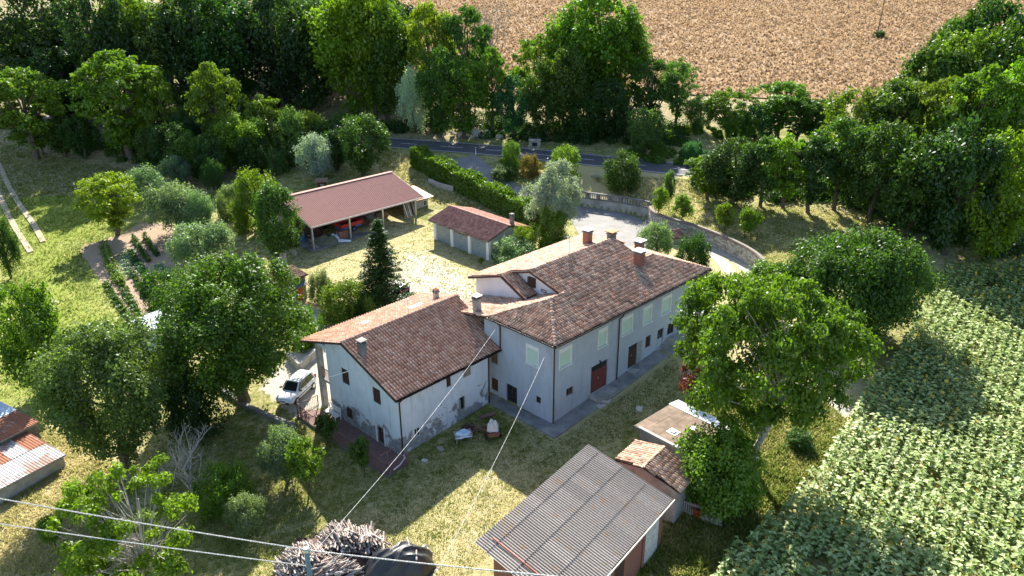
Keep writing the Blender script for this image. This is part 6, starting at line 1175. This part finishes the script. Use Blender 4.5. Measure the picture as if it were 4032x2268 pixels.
pls = thing('leaning_planks', 'bundle of planks leaning at the right end of the barn', 'planks', inb(15.6, 1.3), BYAW)
for i in range(12): x = -.9+i*.16; MB().beam((x,-.3-random.random()*.3,0),(x+random.uniform(-.1,.3),.6,2.1+random.random()*.5),.1,.03).build('plank', [WOOD_G, WOOD_M, WHITE, WOOD_G][i % 4], pls)
lp_ = thing('lumber_stack', 'stack of grey boards against the lean-to wall', 'lumber', tuple((BW@[BLn+1.2,1.3,.1,1])[:3]), BYAW)
for j in range(5):
    for i in range(3): MB().box(-1.1+random.uniform(-.1,.1),1.1+random.uniform(-.1,.1),-.4+i*.24,-.2+i*.24,j*.14,j*.14+.1).build('board', WOOD_G, lp_)
q = inb(12.7,.6); bk = thing('barrel', 'blue drum standing at the left side wall of the barn', 'drum', inb(1.2,4.2)); MB().tube([(0,0,0),(0,0,.3),(0,0,.32),(0,0,.6),(0,0,.62),(0,0,.9)],[.29,.29,.305,.305,.29,.29],12).build('drum_body', BLUEP, bk); MB().tube([(0,0,.9),(0,0,.93)],.3,12).build('rim', BLUEP, bk)
# ---------------- in front of the houses ----------------
q = px(1165, 1108); t = thing('covered_table', 'low table draped with a crumpled pale blue sheet', 'table', tuple(q), .3)
for x in (-.55,.5):
    for y in (-.3,.25): MB().box(x,x+.05,y,y+.05,0,.6).build('leg', WOOD_G, t)
MB().box(-.65,.65,-.4,.4,.6,.64).build('tabletop', WOOD_G, t)
heap('crumpled_sheet', 'crumpled pale blue sheet thrown over the low table', 'sheet', (q[0], q[1], q[2]+.5), .62, .45, .35, CLOTHB, 4, 'cloth', .3)
q2 = px(1178, 1085); heap('brown_blanket', 'dark brown blanket heap behind the pale blue sheet', 'blanket', (q2[0], q2[1], q2[2]), .6, .5, .7, WOOD_D, 9, 'cloth')
q = px(1240, 1100); t = thing('wheelbarrow', 'dark cart under a stack wrapped in off-white cloth', 'cart', tuple(q), .2); b = MB(); b.add([(-.35,-.5,.35),(.35,-.5,.35),(.45,.4,.35),(-.45,.4,.35),(-.45,-.6,.75),(.45,-.6,.75),(.55,.5,.75),(-.55,.5,.75)], [(0,3,2,1),(0,1,5,4),(1,2,6,5),(2,3,7,6),(3,0,4,7)]); b.build('tray', BRICK, t)
for s in (-1,1): MB().tube([(s*.5,-.1,.25),(s*.58,-.1,.25)], .25, 12).build('wheel', BLACK, t)
heap('cloth_bundle', 'off-white flowered cloth bundle piled on the cart', 'cloth', (q[0], q[1]+.1, q[2]+.7), .42, .5, .75, CLOTHW, 6, 'cloth')
q = px(1200, 1085); bp = thing('branch_pile', 'pile of brown branches beside the cart', 'branches', tuple(q))
for i in range(16): a = random.random()*3.14; L_ = random.uniform(.6,1.3); MB().tube([(-L_*math.cos(a),-L_*math.sin(a)*.6,random.random()*.3),(0,0,random.random()*.4+.1),(L_*math.cos(a),L_*math.sin(a)*.6,random.random()*.5)], [.04,.035,.02], 5).build('branch', WOOD_M, bp)
for k, (u, v, lb) in enumerate([(1222,1052,'upright terracotta cylinder behind the cart, left'),(1234,1048,'upright terracotta cylinder behind the cart, right')]): q = px(u, v); t = thing('clay_pipe', lb, 'pipe', tuple(q), .4); MB().tube([(-.4,0,.16),(.4,.1,.16)], .15, 10, cap=False).build('pipe_barrel', TERR, t); MB().tube([(-.44,0,.16),(-.36,0,.16)], .18, 10, cap=False).build('pipe_socket', TERR, t)
for k, (u, v, s, lb) in enumerate([(1520,1008,.55,'flat stone slab below the big red door'),(1512,1022,.4,'smaller slab beside the one below the big red door'),(1608,1030,.35,'lone flat stone in the shaded grass'),(1108,1130,.3,'small stone near the white house wall'),(1068,1160,.22,'pale stone lying by the terrace corner')]):
    q = px(u, v); t = thing('flat_stone', lb, 'stone', tuple(q), k*.7); MB().prism([(-s,-s*.6),(s*.7,-s*.7),(s,s*.4),(.1,s*.8),(-s*.9,s*.5)], -.03, .1).build('slab_body', STONE, t)
q = px(1752, 808); t = thing('stone_bench', 'white stone basin and slab at the right end of the platform', 'basin', tuple(q), .8); MB().box(-.9,.9,-.4,.4,.75,.9).build('slab_top', WHITE, t); MB().box(-.8,-.5,-.3,.3,0,.749).build('support', WHITE, t); MB().box(.5,.8,-.3,.3,0,.749).build('support', WHITE, t)
q = px(948, 1140); 
t = thing('laundry_line', 'slim metal T-shaped clothes post at the terrace corner', 'post', tuple((LW@[-1.6,-.55,-.5,1])[:3]), .8); MB().tube([(0,0,0),(0,0,1.5)], .03, 6).build('pole', RAILM, t); MB().beam((-.6,0,1.5),(.6,0,1.5),.05,.05).build('cross_bar', RAILM, t)
# ---------------- wood pile and tarpaulin ----------------
wc = px(860, 1410); WPz = wc[2]
WPile = thing('woodpile', 'large pile of pale dry branches cut as firewood beneath the power cables', 'woodpile', tuple(wc))
lv = []; lf = []; nn_ = 6
for k, (y, r) in enumerate(((-.5, 1.), (.5, .8))):
    for i in range(nn_): a = 6.283*i/nn_; lv.append((math.cos(a)*r, y, math.sin(a)*r))
lf = [(i, (i+1) % nn_, nn_+(i+1) % nn_, nn_+i) for i in range(nn_)]
lv2 = lv+[(0,-.5,0),(0,.5,0)]; lf += [(i, 12, (i+1) % nn_, (i+1) % nn_) for i in range(0)]
def logs(n, cx, cy, sx, sy, hh, ang, rr=(.03,.075), LL=(.5,1.35)):
    out = []
    for _ in range(n):
        x, y = random.gauss(0, .5), random.gauss(0, .5); 
        if x*x+y*y > 1: x, y = x*.5, y*.5
        h = hh*(1-(x*x+y*y))*random.uniform(.8, 1.02); a = ang+random.gauss(0, .28); e = random.gauss(.05, .13); d = np.array([math.cos(a)*math.cos(e), math.sin(a)*math.cos(e), math.sin(e)]); up = np.array([0,0,1.]); s = np.cross(d, up); s /= np.linalg.norm(s); u_ = np.cross(s, d); r = random.uniform(*rr); L_ = random.uniform(*LL)
        out.append(M4(s*r, d*L_, u_*r, (cx+x*sx, cy+y*sy, max(.05, h))))
    return out
fr = logs(700, -.1, .9, 1.7, 1.5, 1.5, 2.1)+logs(600, -1.8, -.6, 1.9, 1.5, 1.25, 2.3)+logs(350, 1.3, .9, 1.3, 1.1, 1.25, 1.9)+logs(260, -.4, -1.4, 2.0, 1., 1.1, .6)
pos = np.array([m[:3, 3] for m in fr])+wc; split_parts(lv, lf, fr, 'log', 'stacked_logs', LOGM, WPile, np.linalg.norm(pos-CAM, axis=1)-pos[:, 2]*2)
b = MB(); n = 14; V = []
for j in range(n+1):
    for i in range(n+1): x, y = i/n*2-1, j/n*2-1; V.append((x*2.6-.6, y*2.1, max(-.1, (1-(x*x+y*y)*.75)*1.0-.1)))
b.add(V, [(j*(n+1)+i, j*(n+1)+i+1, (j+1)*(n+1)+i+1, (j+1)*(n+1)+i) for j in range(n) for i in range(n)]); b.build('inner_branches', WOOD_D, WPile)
tc = px(1012, 1432); TP = thing('tarpaulin', 'black plastic tarpaulin covering the right end of the woodpile', 'tarpaulin', tuple(tc), .35); n = 40; b = MB(); V = []
rng = np.random.default_rng(3); ff = rng.normal(0, 1, (14, 4))
for j in range(n+1):
    for i in range(n+1):
        x, y = i/n*2-1, j/n*2-1; r = max(0, 1-(abs(x)**2.4*.9+abs(y)**2.4)); z = 1.05*r**.6
        for a_, b_, c_, d_ in ff[:9]: z += .085*(1-abs(math.sin(a_*2.2*x+b_*2.2*y+c_*3)))*(.4+r)
        V.append((x*2.0-.15+.08*math.sin(9*y), y*1.35+.08*math.sin(8*x), z-.05))
b.add(V, [(j*(n+1)+i, j*(n+1)+i+1, (j+1)*(n+1)+i+1, (j+1)*(n+1)+i) for j in range(n) for i in range(n)]); b.build('plastic_sheet', TARP, TP, smooth=False)
lgl = ['long pale log lying upper left on the black tarpaulin','short pale log in the middle of the black tarpaulin','pale log lying lower left on the black tarpaulin','brown log at the top edge of the black tarpaulin','dark log on the right flank of the black tarpaulin']
for k, (x, y, a) in enumerate([(-.5,.35,2.2),(0,0,2.1),(-.6,-.3,2.3),(.35,.7,1.9),(.9,-.1,1.7)]):
    p = np.array(tc)+[x, y, 1.45-.25*(x*x+y*y)]; o = thing('loose_log', lgl[k], 'log', tuple(p), a); MB().tube([(-.5,0,0),(0,0,.02),(.5,0,0)], [.05,.055,.045], 6).build('log_body', LOGM, o)
# ---------------- power pole and cables ----------------
pz = 7.4; pp = atz(770, 1380, pz); g0 = gz1(pp[0], pp[1]); PP = thing('utility_pole', 'blue-grey round metal pole at the bottom edge carrying the cables', 'pole', (pp[0], pp[1], g0)); MB().tube([(0,0,0),(0,0,pz-g0)], [.16,.11], 12).build('pole_shaft', POLEB, PP); MB().tube([(0,0,pz-g0),(0,0,pz-g0+.05)], [.12,.1], 12).build('pole_cap', METAL, PP)
MB().tube([(-.13,0,pz-g0-.12),(.13,0,pz-g0-.12)], .13, 10, cap=False).build('clamp_band', METAL, PP)
def cable(label, A, Bp, sag, r, name='overhead_cable', n=60, twist=True):
    A = np.array(A, float); Bp = np.array(Bp, float); t = np.linspace(0, 1, n); L_ = np.linalg.norm(Bp-A)
    P_ = A+(Bp-A)*t[:, None]; P_[:, 2] -= sag*4*t*(1-t); mb = MB()
    if twist:
        N = max(60, int(L_*9)); tt = np.linspace(0, 1, N); c = A+(Bp-A)*tt[:, None]; c[:, 2] -= sag*4*tt*(1-tt); d = (Bp-A)/L_; s = np.cross(d, [0,0,1]); s /= np.linalg.norm(s); u = np.cross(s, d)
        for ph in (0, 3.14): th = tt*L_*22+ph; mb.tube(c+(np.cos(th)[:, None]*s+np.sin(th)[:, None]*u)*r*.55, r*.62, 5)
    else: mb.tube(P_, r, 5)
    o = mb.build(name, CABLE); return tag(o, label, 'cable')
top = np.array([pp[0], pp[1], pz-.1]); far = lambda u, v, z: atz(u, v, z)
cable('thick twisted cable crossing the lower left, the upper one, ending at the pole', top+[-.1,.05,.02], far(-260,1206,8.6), .12, .035); cable('thick twisted cable crossing the lower left, below the other', top+[-.1,-.1,-.8], far(-260,1278,8.2), .1, .032)
cable('twisted cable leaving the pole towards the lower right', top+[.1,0,0], far(1700,1475,8.4), .12, .035)
hc = np.array((HW@[-.05,5.6,6.5,1])[:3]); cable('pale service cable from the pole up to the corner above the white roof', top+[.05,.1,-.5], hc, .55, .015)
h2 = np.array((HW@[-.05,.55,6.3,1])[:3]); cable('pair of thin cables from the grey farmhouse corner down past the lawn', far(1080,1470,5.6), h2, .5, .013)
q = px(3453/K, 140/K); fp_ = thing('field_pole', 'tall thin wooden pole standing in the wheat field', 'pole', tuple(q)); MB().tube([(0,0,0),(.4,0,9)], [.16,.1], 8).build('pole_shaft', WOOD_M, fp_); MB().beam((-.5,0,8.5),(1.3,0,8.5),.1,.1).build('cross_arm', WOOD_M, fp_)
tree('bush', 3462/K, 150/K, 118/K, 16, 'dark', 'small dark scrub at the foot of the field pole', 'scrub', 'bush')
cable('thin wire in the upper right corner over the wheat', atz(2350,-6,17), atz(2640,40,16), .2, .03, twist=False)
# ---------------- sunflowers ----------------
def sunflower(seed, h=1.55, head=True):
    rng = random.Random(seed); L1 = MB(); 
    L1.tube([(0,0,0),(rng.gauss(0,.03),rng.gauss(0,.03),h)], [.018,.012], 3, cap=False)
    for i in range(9):
        z = h*(.3+.7*i/9); a = i*2.4+rng.random(); r = .145+.09*math.sin(math.pi*i/9)+rng.random()*.05; w = r*.62; c, s = math.cos(a), math.sin(a); dz = rng.uniform(-.06, .1)
        L1.add([(0,0,z),(c*r*.8-s*w,s*r*.8+c*w,z+dz+.03),(c*r*1.9,s*r*1.9,z+dz-.09),(c*r*.8+s*w,s*r*.8-c*w,z+dz+.03)], [(0,3,2),(0,2,1)])
    L2 = MB(); L3 = MB()
    if head:      # flower tilted away from the sun's side, towards the camera a little
        hz = np.array([0, 0, h+.05]); n = np.array([rng.gauss(0,.25), -.8+rng.gauss(0,.2), .6]); n /= np.linalg.norm(n); x = np.cross(n, [0,1,0.]); x /= np.linalg.norm(x); y = np.cross(n, x)
        for i in range(9): a = i*.698; p = x*math.cos(a)+y*math.sin(a); q = x*math.cos(a+.35)+y*math.sin(a+.35); L2.add([hz+p*.04, hz+q*.19+n*.01, hz+(x*math.cos(a+.7)+y*math.sin(a+.7))*.04], [(0,1,2)])
        vs = [hz+n*.02+(x*math.cos(k*1.047)+y*math.sin(k*1.047))*.07 for k in range(6)]+[hz+n*.035]; L3.add(vs, [(k, (k+1) % 6, 6) for k in range(6)])
    return L1, L2, L3
SFm = []
for s in range(6):
    parts = sunflower(s, random.uniform(1.35, 1.7), True); SFm.append([p for p in parts])
sf_poly = gpts([(2368,690),(2576,675),(2800,700),(2800,1600),(1760,1600),(1800,1449),(1960,1300),(2090,1150),(2150,1030),(2230,930),(2300,800),(2345,720)])
Pp = np.array(sf_poly); rowd = np.array([.6, .8]); rowd /= np.linalg.norm(rowd); rn = np.array([-rowd[1], rowd[0]]); cpt = Pp.mean(0); pts = []
for i in np.arange(-60, 60, .66):
    for j in np.arange(-60, 60, .28): 
        p = cpt+rn*(i+random.gauss(0,.07))+rowd*(j+random.gauss(0,.08)); pts.append(p)
pts = np.array(pts); pts = pts[in_poly(pts[:, 0], pts[:, 1], Pp)]
gap = np.sin(pts[:, 0]*.7+1.3*np.sin(pts[:, 1]*.5))*np.sin(pts[:, 1]*.45+2); pts = pts[(gap < .93) & (RNG.random(len(pts)) > .04)]
zz = gz(pts[:, 0], pts[:, 1]); P3 = np.c_[pts, zz]; pr = np.array([proj(p+[0,0,1.2]) for p in P3]); vis = (pr[:, 0] > -20) & (pr[:, 0] < 2600) & (pr[:, 1] < 1475); keep = (pr[:, 0] < 2900) & (pr[:, 1] < 1650); 
dcam = np.linalg.norm(P3-CAM, axis=1)+np.where(vis, 0, 1000); order = np.argsort(dcam); near = order[:300]; rest = [i for i in order[300:] if keep[i]]
headed = RNG.random(len(P3)) < .2
lm, fm, dm = [], [], []
for k, (a, b, c) in enumerate(SFm): lm.append(np_mesh('leaves', np.array(a.v), np.array([f if len(f) == 3 else f for f in a.f if len(f) == 3]), SUNLEAF, rnd=RNG.random(sum(len(f) == 3 for f in a.f))*.6)); fm.append(b.mesh('flower_head', SUNPET)); dm.append(c.mesh('seed_disc', SUNDISC))
stm = [MB().tube([(0,0,0),(0,0,1.5)], .015, 4, cap=False).mesh('stem', SUNLEAF)]
for i in near:
    k = i % 6; s = random.uniform(.7, 1.); t = thing('sunflower', 'sunflower in the near edge rows of the field at lower right', 'sunflower', tuple(P3[i]), random.uniform(-.5, .5), 'sunflowers in the near rows of the field'); t.scale = (s, s, s)
    t['label'] = 'open yellow sunflower in the near rows of the field' if headed[i] else 'leafy sunflower plant still in bud in the near rows of the field'
    t['group'] = 'open sunflowers in the near rows' if headed[i] else 'budding sunflower plants in the near rows'
    link('leaves', lm[k], t, rot=(0,0,random.random()*6)); link('stem', stm[0], t)
    if headed[i]: fh = link('flower_head', fm[k], t); link('seed_disc', dm[k], fh)
def many(meshparts, name, mat, idx, yaw=True, label=None):
    Vs = []; Fs = []; off = 0; R = []
    for k in range(6):
        mbp = meshparts[k]; ids = [i for i in idx if i % 6 == k]
        if not ids: continue
        V = np.array(mbp.v); Fq = np.array([f for f in mbp.f if len(f) == 3]); a = RNG.random(len(ids))*6.28 if yaw else RNG.uniform(-.5, .5, len(ids)); s = RNG.uniform(.66, 1.02, len(ids)); c_, s_ = np.cos(a), np.sin(a)
        X_ = (V[None, :, 0]*c_[:, None]-V[None, :, 1]*s_[:, None])*s[:, None]; Y_ = (V[None, :, 0]*s_[:, None]+V[None, :, 1]*c_[:, None])*s[:, None]; Z_ = V[None, :, 2]*s[:, None]
        W_ = np.stack([X_, Y_, Z_], -1)+P3[ids][:, None]; Vs.append(W_.reshape(-1, 3)); Fs.append((Fq[None]+(np.arange(len(ids))*len(V))[:, None, None]).reshape(-1, 3)+off); off += len(ids)*len(V); R.append(np.repeat(RNG.random(len(ids)), len(Fq))*.6+RNG.random(len(ids)*len(Fq))*.4)
    o = link(name, np_mesh(name, np.concatenate(Vs), np.concatenate(Fs), mat, rnd=np.concatenate(R))); return tag(o, label, 'sunflowers', kind='stuff')
many([p[0] for p in SFm], 'sunflower_field', SUNLEAF, rest, True, 'rows of leafy sunflower plants filling the field at right')
hr = [i for i in rest if headed[i]]; many([p[1] for p in SFm], 'sunflower_blooms', SUNPET, hr, False, 'scattered yellow sunflower blooms over the field'); many([p[2] for p in SFm], 'sunflower_discs', SUNDISC, hr, False, 'brown centres of the scattered sunflower blooms')
